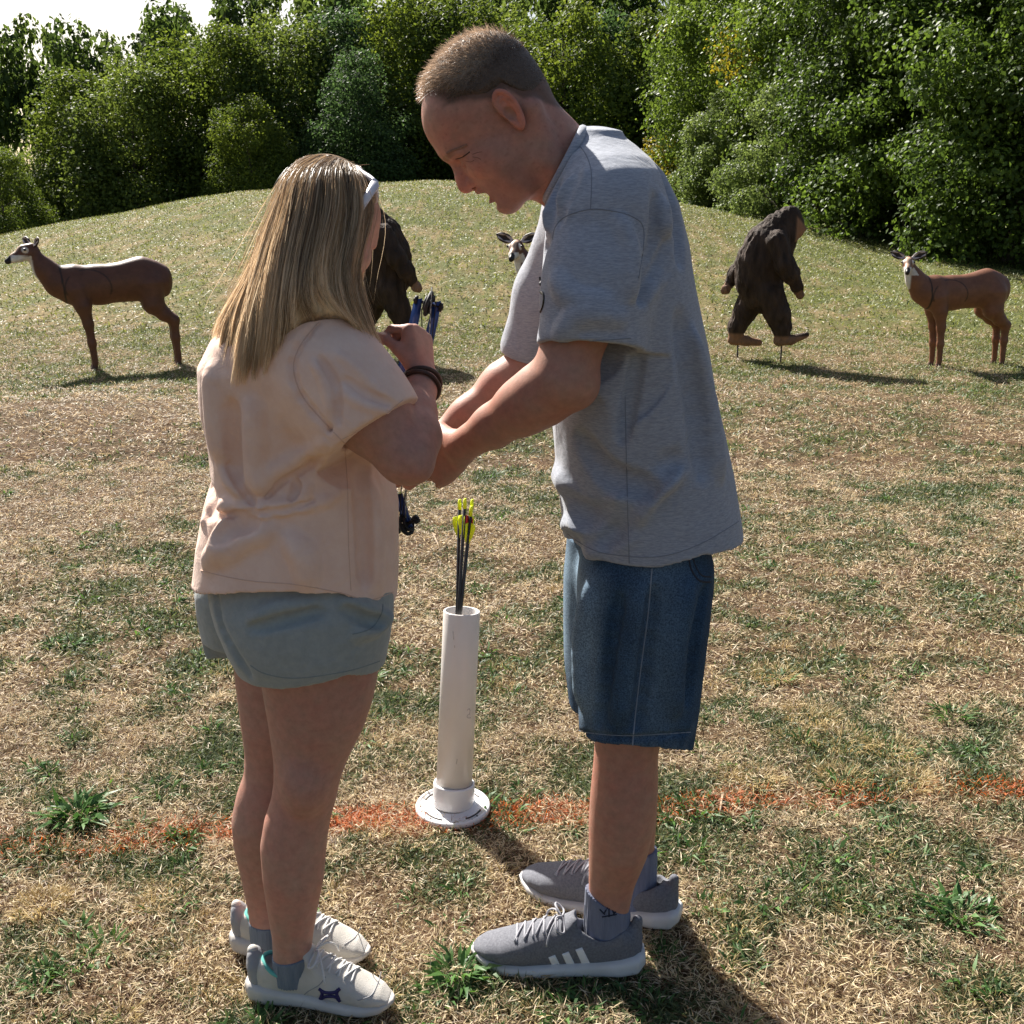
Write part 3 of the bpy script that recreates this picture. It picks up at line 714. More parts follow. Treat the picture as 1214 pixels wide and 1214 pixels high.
def ape(loc, rz, sc, label):
    e = empty("ape_target", loc, label, "archery target", "hairy ape man archery targets", rz); e.scale = (sc, sc, sc); bpy.context.view_layer.update(); W = np.array(e.matrix_world)
    f = Field((-.46, -.40, .08), (.54, .40, 1.56), .0085)
    f.path([(.12, 0, 1.20), (.03, 0, 1.08), (-.03, 0, .92), (-.05, 0, .76), (-.02, 0, .62)], [.165, .215, .225, .20, .165], .07, sq=((0, 1, 0), .86))
    f.path([(.10, 0, 1.27), (.19, 0, 1.31)], [.12, .125], .05, sq=((0, 1, 0), .82)); f.path([(.20, 0, 1.34), (.23, 0, 1.22)], [.095, .085], .03, sq=((0, 1, 0), .85))
    f.ell((.285, 0, 1.245), (.055, .055, .085), .03); f.ell((.335, 0, 1.235), (.02, .022, .022), .015)
    f.path([(.06, -.20, 1.13), (.14, -.25, .92), (.20, -.24, .84), (.27, -.22, .72)], [.10, .082, .075, .055], .05)
    f.path([(.27, -.22, .72), (.305, -.21, .645)], [.046, .038], .02)
    f.path([(-.04, .20, 1.12), (-.16, .25, .92), (-.25, .24, .80), (-.29, .23, .73)], [.10, .08, .07, .05], .05)
    f.path([(-.29, .23, .73), (-.33, .21, .665), (-.35, .21, .65)], [.045, .04, .03], .02)
    f.path([(-.08, .09, .64), (-.15, .10, .46), (-.215, .10, .32), (-.225, .10, .25)], [.135, .105, .085, .072], .04)
    f.path([(-.25, .10, .19), (-.12, .10, .18), (.0, .10, .165)], [.052, .046, .034], .02, sq=((0, 1, 0), .95))
    f.path([(.04, -.09, .64), (.13, -.10, .46), (.175, -.10, .33), (.185, -.10, .27)], [.14, .115, .085, .07], .04)
    f.path([(.16, -.10, .21), (.27, -.10, .215), (.41, -.10, .265)], [.055, .045, .028], .02)
    V0, _ = f.mesh()
    def fur(x, y, z):
        m = sstep(.26, .33, z) * (1 - sstep(.235, .27, x) * (z > 1.12))
        s_ = np.abs(noise3(x * 20 + y * 8, y * 20, z * 5 + x * 6, 3)) * .6 + np.abs(noise3(x * 42, y * 42, z * 11 + x * 14, 5)) * .4
        return (s_ - .28) * .030 * m
    f.disp(fur, .04); V, F = f.mesh(); x, y, z = V.T
    C = np.tile(np.array((.048, .031, .022)), (len(V), 1)); C *= (1 + .5 * noise3(x * 25, y * 25, z * 7, 9))[:, None]
    def mixc(m, c): C[:] = C * (1 - m[:, None]) + np.array(c) * m[:, None]
    tan_ = (.27, .145, .085)
    mixc(sstep(.235, .265, x - .0) * (z > 1.12) * sstep(1.37, 1.33, z + (x - .25)), tan_); mixc(sstep(.27, .24, z), tan_)
    mixc(sstep(.05, .04, np.sqrt((x - .295) ** 2 + (y + .212) ** 2 + (z - .655) ** 2) - .01), (.20, .11, .07)); mixc(sstep(.05, .04, np.sqrt((x + .335) ** 2 + (y - .215) ** 2 + (z - .67) ** 2) - .015), (.24, .14, .09))
    mesh_np("body", xf(W, V), F, m_fur, e, colors=np.clip(C, 0, 1))
    for (a, b_, c) in ((-.20, .10, .17), (.185, -.10, .20)): tubes("stake", m_rust, e, [([xf(W, (a, b_, c)), xf(W, (a + .005, b_, -.15))], .0085)])
    return e
b0 = base_at(900, 428); ape((b0[0], b0[1], float(hgt(b0[0], b0[1]))), side_on(900, math.pi + .15), b0[1] / 10.3 * 1.0, "dark brown hairy ape man target at right, striding to the right on two thin stakes")
b0 = base_at(456, 424); ape((b0[0], b0[1], float(hgt(b0[0], b0[1]))), side_on(456, -.10), b0[1] / 10.3 * 1.03, "dark hairy ape man target behind the woman's head, walking to the left")
# ------------------------------------------------------------------ shared body builders
def pxm(py, Y): return (Y / (cP - (py - 607) / FPX * sP)) / FPX        # metres per photo pixel at that depth
m_skin = attr_mat("skin", 0.55, 0.30, 0.35, 330, sss=0.10, var=(0.84, 1.12), bdist=.0011, vscale=70)
def skin_col(V, base, red=None, seed=1):
    C = np.tile(np.array(base), (len(V), 1)); n = noise3(V[:, 0] * 28, V[:, 1] * 28, V[:, 2] * 28, seed) * .5 + noise3(V[:, 0] * 9, V[:, 1] * 9, V[:, 2] * 9, seed + 3) * .5
    n2 = noise3(V[:, 0] * 75, V[:, 1] * 75, V[:, 2] * 75, seed + 8); C = C * (1 + np.stack([.05 * n + .03 * n2, -.10 * n - .05 * n2, -.12 * n - .05 * n2], 1)); return C
def hand(f, W, F_, Nn, side, curl, s=1.0, thumb=((.25, .35, .3), (.5, .5, .5)), spread=.06, r0=.0092):
    """palm and five fingers rooted in it. F_ to the knuckles, Nn out of the palm, side +1 right hand / -1 left"""
    F_ = np.array(F_, dtype=float); F_ /= np.linalg.norm(F_); Nn = np.array(Nn, dtype=float); Nn -= F_ * (Nn @ F_); Nn /= np.linalg.norm(Nn); T = np.cross(F_, Nn) * side
    W = np.array(W, dtype=float); tips = {}
    for i, (off, mc, ln, rr) in enumerate([(.030, .090, (.043, .026, .021), 1.0), (.010, .092, (.047, .030, .022), 1.05), (-.010, .087, (.043, .028, .022), 1.0), (-.029, .078, (.034, .021, .019), .88)]):
        K = W + s * (F_ * mc + T * off - Nn * .004)
        f.cone(W + s * (T * off * .55 + F_ * .005), K, .014 * s, .0125 * s, .012 * s); f.cone(W + s * (T * off * .75 + F_ * .03 + Nn * .004), W + s * (T * off + F_ * (mc - .012) + Nn * .004), .013 * s, .011 * s, .012 * s)
        c = curl[i] if hasattr(curl[0], "__len__") else curl; a = 0; p = K; r = r0 * rr * s
        d0 = F_ * math.cos(spread * (1.5 - i)) + T * math.sin(spread * (1.5 - i))
        for j in range(3):
            a += c[j]; d = d0 * math.cos(a) + Nn * math.sin(a); q = p + d * ln[j] * s
            f.cone(p, q, r * (1 - .06 * j) * (1.12 if j == 0 else 1.03), r * (.94 - .08 * j), .004 * s); p = q
        tips[i] = p
    b = W + s * (F_ * .018 + T * .020 + Nn * .008); m1 = b + s * .046 * unit(F_ * thumb[0][0] + T * thumb[0][1] + Nn * thumb[0][2])
    f.cone(b, m1, .0165 * s, .0125 * s, .014 * s); m2 = m1 + s * .034 * unit(F_ * thumb[1][0] + T * thumb[1][1] + Nn * thumb[1][2]); f.cone(m1, m2, .0115 * s, .0105 * s, .006 * s)
    d3 = thumb[2] if len(thumb) > 2 else thumb[1]; m3 = m2 + s * .028 * unit(F_ * d3[0] + T * d3[1] + Nn * d3[2]); f.cone(m2, m3, .0106 * s, .0085 * s, .005 * s); tips['t'] = m3
    return tips
def unit(v): v = np.array(v, dtype=float); return v / np.linalg.norm(v)
def head_field(M, s=1.0, res=.0018, female=False):
    f = Field((-.115, -.10, -.20), (.155, .10, .145), res, M)
    E = lambda c, r, k=.012, mode="add": f.ell(c, r, k, mode)
    E((.022, 0, .045), (.094, .0725, .085)); E((.055, 0, .050), (.064, .062, .058), .03)
    E((-.022, 0, .018), (.052, .060, .058), .03)
    E((.055, 0, -.035), (.058, .056, .080), .04)
    E((.100, 0, .026), (.023, .045, .015), .02)
    for q in (-1, 1):
        E((.074, q * .042, -.022), (.028, .021, .022), .022)
        f.path([(.004, q * .055, -.040), (.014, q * .053, -.078), (.052, q * .038, -.094), (.088, q * .016, -.098)], [.014, .0145, .0145, .016], .022)
        E((.045, q * .043, -.055), (.030, .018, .032), .03)
    E((.092, 0, -.095), (.019, .023, .016), .018); E((.084, 0, -.060), (.022, .027, .030), .022)
    f.path([(.104, 0, .012), (.114, 0, -.006), (.123, 0, -.021), (.1275, 0, -.031)], [.010, .0092, .0095, .0118], .012)
    E((.120, 0, -.036), (.012, .010, .008), .008)
    for q in (-1, 1):
        E((.112, q * .0125, -.034), (.011, .0075, .0085), .007); E((.117, q * .0075, -.043), (.005, .0032, .0035), .003, "sub")
        E((.118, q * .034, .000), (.017, .019, .0125), .014, "sub"); E((.091, q * .033, .000), (.0155, .0155, .0145), .004)
        f.path([(.1075, q * .021, .014), (.1085, q * .036, .0165), (.098, q * .050, .011)], [.0055, .006, .004], .01)
        f.path([(.1055, q * .022, -.006), (.1065, q * .034, -.0085), (.099, q * .045, -.006)], .0028, .004)
    # lips, slightly open mouth
    f.path([(.094, -.024, -.063), (.1105, -.011, -.0525), (.1140, 0, -.0525), (.1105, .011, -.0525), (.094, .024, -.063)], [.003, .0060, .0070, .0060, .003], .005)
    f.path([(.094, -.022, -.067), (.1065, -.010, -.0785), (.1100, 0, -.0800), (.1065, .010, -.0785), (.094, .022, -.067)], [.003, .0062, .0074, .0062, .003], .005)
    f.path([(.092, -.022, -.0655), (.122, 0, -.0665), (.092, .022, -.0655)], [.0030, .0098, .0030], .003, "sub")
    f.path([(.108, -.006, -.048), (.109, 0, -.047), (.108, .006, -.048)], .0015, .003, "sub")
    E((.1125, 0, -.0845), (.005, .016, .003), .010, "sub")
    # neck
    f.path([(-.012, 0, -.010), (-.012, 0, -.08), (-.016, 0, -.20)], [.050, .0515, .062] if not female else [.045, .046, .05], .035, sq=((0, 1, 0), .98))
    f.cone((.028, 0, -.125), (.025, 0, -.2), .016, .014, .03)
    for q in (-1, 1): f.path([(-.03, q * .062, -.02), (.0, q * .052, -.10), (.03, q * .025, -.19)], [.014, .013, .012], .02)
    # ears
    for q in (-1, 1):
        t = lambda x, z_, z=0: (x * .68 - .001, q * (.0760 + .20 * max(0, -x + .004)), z_ * .93)
        rim = catmull([t(.012, -.004), t(.0165, .014), t(.010, .031), t(-.006, .037), t(-.019, .026), t(-.022, .008), t(-.017, -.010), t(-.008, -.024), t(.002, -.030), t(.009, -.022), t(.010, -.010)], 34)
        f.path(list(rim), list(np.interp(np.linspace(0, 1, 34), np.linspace(0, 1, 11), [.0026, .0028, .0031, .0034, .0034, .0032, .0032, .0042, .0048, .0034, .0028])), .003)
        f.ell((-.003, q * .0755, .004), (.0120, .0045, .028), .005)
        f.path(list(catmull([t(.004, .022), t(-.009, .024), t(-.013, .008), t(-.009, -.008)], 10)), .0022, .003)
        f.ell((.001, q * .0800, -.002), (.0072, .006, .0115), .003, "sub")
    return f
def shoe_field(M, L=.31, res=.0028, high=0.0):
    """x to the toe, z up, sole on z=0"""
    k = L / .31; f = Field((-.125 * k, -.07 * k, -.01), (.215 * k, .07 * k, .16), res, M)
    xs = np.array([-.112, -.100, -.075, -.035, .01, .06, .11, .15, .18, .198, .205]) * k
    cy = np.array([0, 0, 0, .001, .002, .001, -.001, -.004, -.008, -.011, -.012]) * k
    w = np.array([.012, .027, .035, .036, .037, .042, .047, .045, .036, .022, .010]) * k
    top = np.array([.060, .086, .098, .094, .096, .096, .075, .058, .047, .036, .028]) + high
    bot = np.array([.030, .018, .012, .010, .010, .010, .010, .012, .018, .024, .026])
    f.stack(xs, cy, (top + bot) / 2, w * .93, (top - bot) / 2, .01, axis=0, pw=2.35)
    f.cone((-.100 * k, 0, .05), (-.106 * k, 0, .102 + high), .016, .010, .012)
    f.path([(.03 * k, .001, .092), (.005 * k, .001, .118)], [.026, .018], .014, sq=((1, 0, 1), .45))
    f.stack([.066, .080, .10, .16], [-.040 * k, -.040 * k, -.038 * k, -.036 * k], [0] * 4, [.036 * k, .042 * k, .048 * k, .056 * k], [.024 * k, .0275 * k, .030 * k, .036 * k], .005, "sub")
    so = Field((-.14 * k, -.075 * k, -.02), (.225 * k, .075 * k, .07), res, M)
    sw = np.array([.020, .037, .043, .041, .041, .046, .050, .048, .039, .025, .008]) * k
    sxx = xs.copy(); sxx[0] -= .010 * k; sxx[1] -= .008 * k; sxx[-1] += .004 * k
    st = np.array([.040, .044, .040, .034, .031, .028, .025, .025, .027, .029, .029]); sb = np.array([.018, .004, .0, .0, .001, .0, .0, .002, .009, .017, .022])
    so.stack(sxx, cy, (st + sb) / 2, sw, (st - sb) / 2 + .001, .004, axis=0, pw=3.4)
    return f, so
def bilin_rows(f, R, Y, ry, k=.01, mode="add", pw=2.0, dz=None, cyv=None):
    z, c, r = rows(R, Y); ry = np.broadcast_to(np.array(ry, dtype=float), z.shape); f.stack(z, c, Y if cyv is None else cyv, r, ry, k, mode, pw)
def fabric(name, c1, c2, weave=900, fleck=0.0, rough=.85, bump=.35, sheen=.25, wr=(9, .25), stretch=(1, 1, 1)):
    m, nt, b = new_mat(name); tc = N(nt, "ShaderNodeTexCoord"); mp = N(nt, "ShaderNodeMapping"); mp.inputs["Scale"].default_value = stretch; nt.links.new(tc.outputs["Object"], mp.inputs[0])
    nz = N(nt, "ShaderNodeTexNoise", Scale=fleck or 60.0, Detail=6.0, Roughness=.7); nt.links.new(mp.outputs[0], nz.inputs["Vector"])
    r = ramp(nt, [(0.36, c1), (0.64, c2)], nz.outputs["Fac"]); nt.links.new(r.outputs[0], b.inputs["Base Color"])
    b.inputs["Roughness"].default_value = rough; b.inputs["Specular IOR Level"].default_value = .2; b.inputs["Sheen Weight"].default_value = sheen; b.inputs["Sheen Roughness"].default_value = .5
    n1 = N(nt, "ShaderNodeTexNoise", Scale=float(weave), Detail=2.0); nt.links.new(tc.outputs["Object"], n1.inputs["Vector"])
    n2 = N(nt, "ShaderNodeTexNoise", Scale=float(wr[0]), Detail=3.0, Roughness=.5, Distortion=.8); nt.links.new(tc.outputs["Object"], n2.inputs["Vector"])
    b1 = N(nt, "ShaderNodeBump", Strength=bump, Distance=.0012); nt.links.new(n1.outputs["Fac"], b1.inputs["Height"])
    b2 = N(nt, "ShaderNodeBump", Strength=wr[1], Distance=.02); nt.links.new(n2.outputs["Fac"], b2.inputs["Height"]); n4 = N(nt, "ShaderNodeTexNoise", Scale=float(wr[0]) * 3.2, Detail=4.0, Roughness=.55, Distortion=1.6); nt.links.new(tc.outputs["Object"], n4.inputs["Vector"]); b4 = N(nt, "ShaderNodeBump", Strength=wr[1] * .8, Distance=.006); nt.links.new(n4.outputs["Fac"], b4.inputs["Height"]); nt.links.new(b1.outputs[0], b4.inputs["Normal"]); nt.links.new(b4.outputs[0], b2.inputs["Normal"]); nt.links.new(b2.outputs[0], b.inputs["Normal"])
    return m
def fbm3(x, y, z, s=0): return noise3(x, y, z, s) * .6 + noise3(x * 2.1, y * 2.1, z * 2.1, s + 5) * .3 + noise3(x * 4.3, y * 4.3, z * 4.3, s + 9) * .1
def ridges(f, lst, y0, y1, r, depth, k, mode="add"):
    """cloth folds: soft raised or sunk lines on the near side of the cloth"""
    for px in lst:
        q = catmull(px, 9); h = f.hit(q, y0, y1); d = h - np.array((0, 0, CAM_H)); d /= np.linalg.norm(d, axis=1)[:, None]
        pts = h + d * depth; t = np.linspace(0, 1, 9); rr = r * (0.35 + .65 * np.sin(np.pi * t) ** .7)
        f.path(list(pts), list(rr), k, mode)

# ------------------------------------------------------------------ the man
MY = 1.87
SKIN_M = (0.43, 0.215, 0.155)
man = empty("person", (.25, 1.85, 0), "tall man in grey t-shirt, denim shorts and grey sneakers bending over the bow", "person", "people preparing to shoot")
f = Field((-.30, 1.55, 0.02), (.52, 2.22, 1.62), .0045)
# torso and hips under the clothes
bilin_rows(f, [(195, 680, 735), (225, 672, 760), (260, 668, 780), (330, 668, 790), (420, 678, 800), (520, 690, 808), (600, 700, 806), (740, 712, 806)], MY, [.06, .10, .13, .14, .13, .125, .125, .12], .04)
# near leg and far leg
def leg(R, Y, ys, ry):
    z, c, r = rows(R, Y); f.stack(z, c, ys, r, ry, .02)
z, c, r = rows([(720, 702, 800), (760, 702, 802), (860, 706, 786), (900, 704, 779), (940, 700, 780), (975, 698, 776), (1010, 698, 768), (1050, 698, 752), (1085, 699, 744), (1110, 699, 742)], 1.785)
f.stack(z, c, 1.785, r, np.where(z < .2, np.minimum(r * .96, .033), r * .96), .02)
z, c, r = rows([(720, 690, 800), (760, 692, 800), (830, 700, 786), (880, 706, 780), (930, 704, 780), (970, 706, 778), (1000, 712, 776), (1040, 727, 776), (1065, 730, 774)], 1.935)
f.stack(z, c, 1.935, r, np.where(z < .2, np.minimum(r * .96, .033), r * .96), .02)
# near (left) arm
def px3(px, py, Y): return P(px, py, Y)
S1, E1, W1 = px3(712, 268, 1.715), px3(668, 452, 1.665), px3(546, 530, 1.80)
f.path([S1, S1 * .5 + E1 * .5, E1 * .97 + S1 * .03], [.062, .057, .047], .03)
F1 = E1 * .62 + W1 * .38
f.path([E1, E1 * .80 + W1 * .20, F1, E1 * .35 + W1 * .65, W1], [.046, .0465, .042, .033, .0285], .025)
f.ell(px3(688, 458, 1.668), (.022, .025, .024), .03)
# far (right) arm
S2, E2, W2 = px3(690, 262, 2.03), px3(632, 432, 2.09), px3(522, 520, 2.03)
f.path([S2, E2], [.06, .047], .03); f.path([E2, E2 * .7 + W2 * .3, W2 * .7 + E2 * .3, W2], [.046, .046, .034, .029], .025)
# hands: the near one reaches past the woman's elbow to the bow grip, the far one steadies the riser
GR = px3(474, 565, 1.97)
hand(f, W1, unit(px3(492, 566, 1.885) - W1), (-.15, .85, -.3), -1, (.55, .9, .6), 1.05, ((.6, .5, .4), (.7, .2, .5)))
hand(f, W2, unit(px3(482, 548, 2.0) - W2), (-.2, -.9, -.2), 1, (.6, .9, .7), 1.02, ((.6, .5, .4), (.7, .2, .5)))
V, F = f.mesh(); parts = [(V, F)]; Cc = [skin_col(V, SKIN_M, seed=3)]
HM = frame_mat(px3(605, 137, 1.86), (-.745, .02, -.665), (-.665, 0, .745))
HM[:3, :3] *= 1.02
hf = head_field(HM)
V, F = hf.mesh(); L = xf(np.linalg.inv(HM), V); c_ = skin_col(V, SKIN_M, seed=5)
def mixin(C, m, col): C[:] = C * (1 - m[:, None]) + np.array(col) * m[:, None]
ear = sstep(.0780, .0805, np.abs(L[:, 1])) * (L[:, 0] > -.022) * (L[:, 0] < .015) * (L[:, 2] < .042) * (L[:, 2] > -.04); mixin(c_, ear * .7, (.58, .20, .13))
nose = sstep(.108, .122, L[:, 0]) * (np.abs(L[:, 1]) < .02) * (L[:, 2] < -.01) * (L[:, 2] > -.05); mixin(c_, nose * .6, (.52, .20, .14))
lips = np.exp(-((L[:, 2] + .0665) / .014) ** 2) * sstep(.028, .018, np.abs(L[:, 1])) * sstep(.094, .103, L[:, 0]); mixin(c_, np.clip(lips, 0, 1) * .6, (.36, .11, .09))
mth = sstep(.0085, .0062, np.abs(L[:, 2] + .0662) + .30 * np.abs(L[:, 1])) * sstep(.024, .020, np.abs(L[:, 1])) * (L[:, 0] > .080) * sstep(.1125, .1095, L[:, 0] + np.abs(L[:, 1]) * .3); mixin(c_, mth * .9, (.06, .015, .012))
for q in (-1, 1):
    ck = np.exp(-(((L[:, 0] - .078) / .022) ** 2 + ((L[:, 1] - q * .048) / .03) ** 2 + ((L[:, 2] + .028) / .020) ** 2)); mixin(c_, ck * .45, (.47, .165, .120))
    ue = np.exp(-(((L[:, 0] - .100) / .014) ** 2 + ((L[:, 1] - q * .034) / .02) ** 2 + ((L[:, 2] + .010) / .006) ** 2)); mixin(c_, ue * .35, (.24, .11, .09))
sp = sstep(.45, .75, noise3(L[:, 0] * 210, L[:, 1] * 210, L[:, 2] * 210, 41)); mixin(c_, sp * .28, (.24, .095, .065))
stub = sstep(-.045, -.06, L[:, 2]) * sstep(.01, .05, L[:, 0]) * (L[:, 2] > -.115); mixin(c_, stub * .34, (.19, .125, .10))
for q in (-1, 1):
    de = np.sqrt((L[:, 0] - .091) ** 2 + (L[:, 1] - q * .033) ** 2 + L[:, 2] ** 2)
    sock_ = sstep(.028, .019, de); mixin(c_, sock_ * .25, (.30, .13, .09))  # shade of the eye socket painted into the skin colour
    br = sstep(.0065, .003, np.abs(L[:, 2] - .0185 + .12 * np.maximum(0, np.abs(L[:, 1]) - .035))) * sstep(.054, .045, np.abs(L[:, 1])) * sstep(.012, .018, np.abs(L[:, 1])) * (L[:, 0] > .08); mixin(c_, br * .45, (.20, .12, .07))
# clipped sides: hair colour fades out over the scalp
def hair_edge(L):
    """>0 where hair grows, in head coordinates"""
    x, y, z = L[:, 0], L[:, 1], L[:, 2]
    front = .102 - np.clip((z - .045) * .1, -1, .02) - np.abs(y) * .55 - np.maximum(0, .074 - z) * 1.4
    side = z - np.interp(x, [-.09, -.062, -.03, -.02, .012, .030, .042, .055, .066, .09], [-.06, -.044, .003, .030, .033, .023, .027, .045, .075, .088])
    return np.minimum(front - x, side) + .0025 * noise3(x * 160, y * 160, z * 160, 5)
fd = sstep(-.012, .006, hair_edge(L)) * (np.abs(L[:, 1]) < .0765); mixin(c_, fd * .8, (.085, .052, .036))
parts.append((V, F)); Cc.append(c_)
V, F = join(parts); mesh_np("body", V, F, m_skin, man, colors=np.concatenate(Cc))
m_lash = simple_mat("lash_line", (.05, .028, .02), rough=.7); m_brow = simple_mat("eyebrow", (.21, .115, .07), (.33, .17, .11), 300, .9)
bodyM = man.children[0]
stroke("eyelash", hf, [(540, 188.5), (545, 187.5), (551, 184.5), (557, 180)], .0011, m_lash, bodyM, 1.7, 1.95, 12)
m_crease = simple_mat("skin_crease", (.20, .085, .062), rough=.6)
for q_ in ([(560, 183), (566, 181), (571, 180)], [(560, 186), (566, 187), (570, 189)], [(552, 191), (558, 192), (562, 190)]): stroke("skin_crease", hf, q_, .00055, m_crease, bodyM, 1.7, 1.95, 8, lift=-.0002)
stroke("eyebrow", hf, [(530, 182), (536, 179), (545, 175.5), (554, 171.5)], .0024, m_brow, bodyM, 1.7, 1.95, 14, lift=-.0006)
# hair: a close cap plus short strands
g = Field((-.115, -.10, -.08), (.14, .10, .16), .0022, HM)
g.ell((.022, 0, .045), (.0965, .0755, .0875), .012); g.ell((.052, 0, .056), (.062, .064, .060), .03); g.ell((-.022, 0, .018), (.0545, .063, .061), .03); g.ell((.0, 0, .072), (.078, .060, .062), .03)
X, Y_, Z_ = np.meshgrid(*g.ax, indexing="ij"); pt = np.stack([X.ravel(), Y_.ravel(), Z_.ravel()], 1)
he = hair_edge(pt).reshape(g.d.shape); g.d = (g.d + np.clip(.0085 - he * .42, 0, .02)).astype(np.float32)
del X, Y_, Z_, pt
V, F = g.mesh(); L = xf(np.linalg.inv(HM), V)
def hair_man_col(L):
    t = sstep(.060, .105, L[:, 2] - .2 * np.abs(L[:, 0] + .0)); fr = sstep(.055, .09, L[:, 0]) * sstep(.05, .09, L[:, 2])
    c = np.array((.085, .058, .040)) * (1 - t[:, None]) + np.array((.34, .26, .185)) * t[:, None]  # blond grey top, with the sunlight on it put into the colour
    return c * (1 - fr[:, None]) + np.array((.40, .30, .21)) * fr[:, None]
m_hair_m = attr_mat("cropped_hair", .55, .4, .8, 420, var=(.7, 1.3), bdist=.002, vscale=200)
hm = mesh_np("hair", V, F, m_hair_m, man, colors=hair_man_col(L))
# strands
def strands(name, roots, dirs, lens, rad, cols, mat, parent, bend=None, seg=3):
    n = len(roots); side = np.cross(dirs, rng.normal(0, 1, (n, 3))); side /= np.linalg.norm(side, axis=1)[:, None]
    ts = np.linspace(0, 1, seg); V = []
    for j, t in enumerate(ts):
        p = roots + dirs * (lens * t)[:, None] + (bend * (t * t)[..., None] if False else (bend * (t * t) if bend is not None else 0)); w = (rad * (1 - .7 * t))
        V += [p + side * w, p - side * w] if np.isscalar(w) else [p + side * w[:, None], p - side * w[:, None]]
    V = np.stack(V, 1).reshape(-1, 3); i = np.arange(n)[:, None] * (2 * seg)
    F = np.concatenate([i + np.array([[2 * j, 2 * j + 1, 2 * j + 3, 2 * j + 2]]) for j in range(seg - 1)])
    return mesh_np(name, V, F, mat, parent, smooth=False, colors=np.repeat(cols, 2 * seg, 0))
m_strand = leaf_mat("hair_strands", .38, .25, spec=.5)
fc = V[F].mean(1); fn_ = np.cross(V[F[:, 1]] - V[F[:, 0]], V[F[:, 2]] - V[F[:, 0]]); fn_ /= np.linalg.norm(fn_, axis=1)[:, None] + 1e-9
Lf = xf(np.linalg.inv(HM), fc); outw = ((Lf - np.array((.01, 0, .03))) * (fn_ @ HM[:3, :3])).sum(1); hf_v = hf.val(Lf); ok = np.nonzero((outw > .02) & (hf_v > -.0012))[0]
pick = rng.choice(ok, 15000); R0 = fc[pick] + rng.normal(0, .0012, (15000, 3)); Lr = Lf[pick]
topm = sstep(.05, .10, Lr[:, 2])
dloc = fn_[pick] * (.50 + .05 * topm[:, None]) + (HM[:3, :3] @ np.array((.55, 0, -.05))) * (.4 + .7 * topm[:, None]) - (HM[:3, :3] @ np.array((0, 0, .5))) * (1 - topm[:, None]) + rng.normal(0, .22, (15000, 3))
dloc /= np.linalg.norm(dloc, axis=1)[:, None]
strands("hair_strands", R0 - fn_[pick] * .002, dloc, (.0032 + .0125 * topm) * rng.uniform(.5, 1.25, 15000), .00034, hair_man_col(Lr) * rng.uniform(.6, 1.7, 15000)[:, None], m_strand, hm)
# ---- t-shirt
m_grey = fabric("grey_marl_jersey", (0.24, 0.26, 0.305), (0.385, 0.41, 0.465), 1400, 260, stretch=(.35, .35, 2.2), wr=(7, .35))
m_grey_d = simple_mat("grey_seam", (0.205, 0.22, 0.255), rough=.9)
s = Field((-.06, 1.56, .76), (.50, 2.24, 1.64), .0036)
R = [(164, 690, 730), (174, 682, 748), (188, 668, 768), (205, 658, 784), (240, 650, 801), (290, 645, 815), (340, 642, 823), (400, 645, 835), (460, 650, 846), (510, 655, 858), (560, 660, 868), (600, 665, 874), (640, 668, 879), (690, 672, 884)]
z, c, r = rows(R, MY); s.stack(z, c, [1.88, 1.88] + [MY] * 12, r, [.05, .085, .125, .155, .175, .182, .185, .185, .18, .178, .18, .185, .19, .195], .03, pw=2.15)
nb = px3(702, 212, 1.86)
s.cone(nb, px3(716, 248, 1.745), .062, .070, .05); s.cone(nb, px3(700, 240, 2.0), .062, .070, .05)
s.path([px3(712, 270, 1.725), px3(706, 340, 1.690), px3(700, 405, 1.668)], [.078, .0775, .083], .03, sq=((0, 1, 0), .88))
s.path([px3(688, 262, 2.02), px3(650, 350, 2.07), px3(628, 410, 2.085)], [.072, .062, .058], .03)
# flat cut ends of the sleeves
def cutbelow(fld, p, nrm, lo, hi): 
    n = unit(nrm); fld.op(lambda X, Y, Z: (X - p[0]) * n[0] + (Y - p[1]) * n[1] + (Z - p[2]) * n[2], lo, hi, 0, "int")
ca = px3(698, 412, 1.665); lo = np.minimum(px3(640, 470, 1.56), px3(760, 404, 1.742)); 
def sleeve_cut(fld, q, nrm, rad):
    n = unit(nrm); q = np.array(q)
    def fn(X, Y, Z):
        a = (X - q[0]) * n[0] + (Y - q[1]) * n[1] + (Z - q[2]) * n[2]; dx = X - q[0] - a * n[0]; dy = Y - q[1] - a * n[1]; dz = Z - q[2] - a * n[2]
        return np.maximum(-a, np.sqrt(dx * dx + dy * dy + dz * dz) - rad)
    fld.op(fn, q - rad * 1.5, q + rad * 1.5, .003, "sub")
# torso folds and hem
hx = [(664, 632, 1.87), (676, 648, 1.80), (690, 659, 1.74), (720, 670, 1.70), (780, 673, 1.69), (830, 655, 1.72), (880, 630, 1.87)]
hp = np.array([px3(*q) for q in hx])
s.op(lambda X, Y, Z: np.interp(X, hp[:, 0], hp[:, 2]).astype(np.float32) - Z + 0 * Y, s.lo, s.lo + s.n * s.res, 0, "int")
s.ell((.30, 1.87, .80), (.115, .125, .07), .004, "sub")
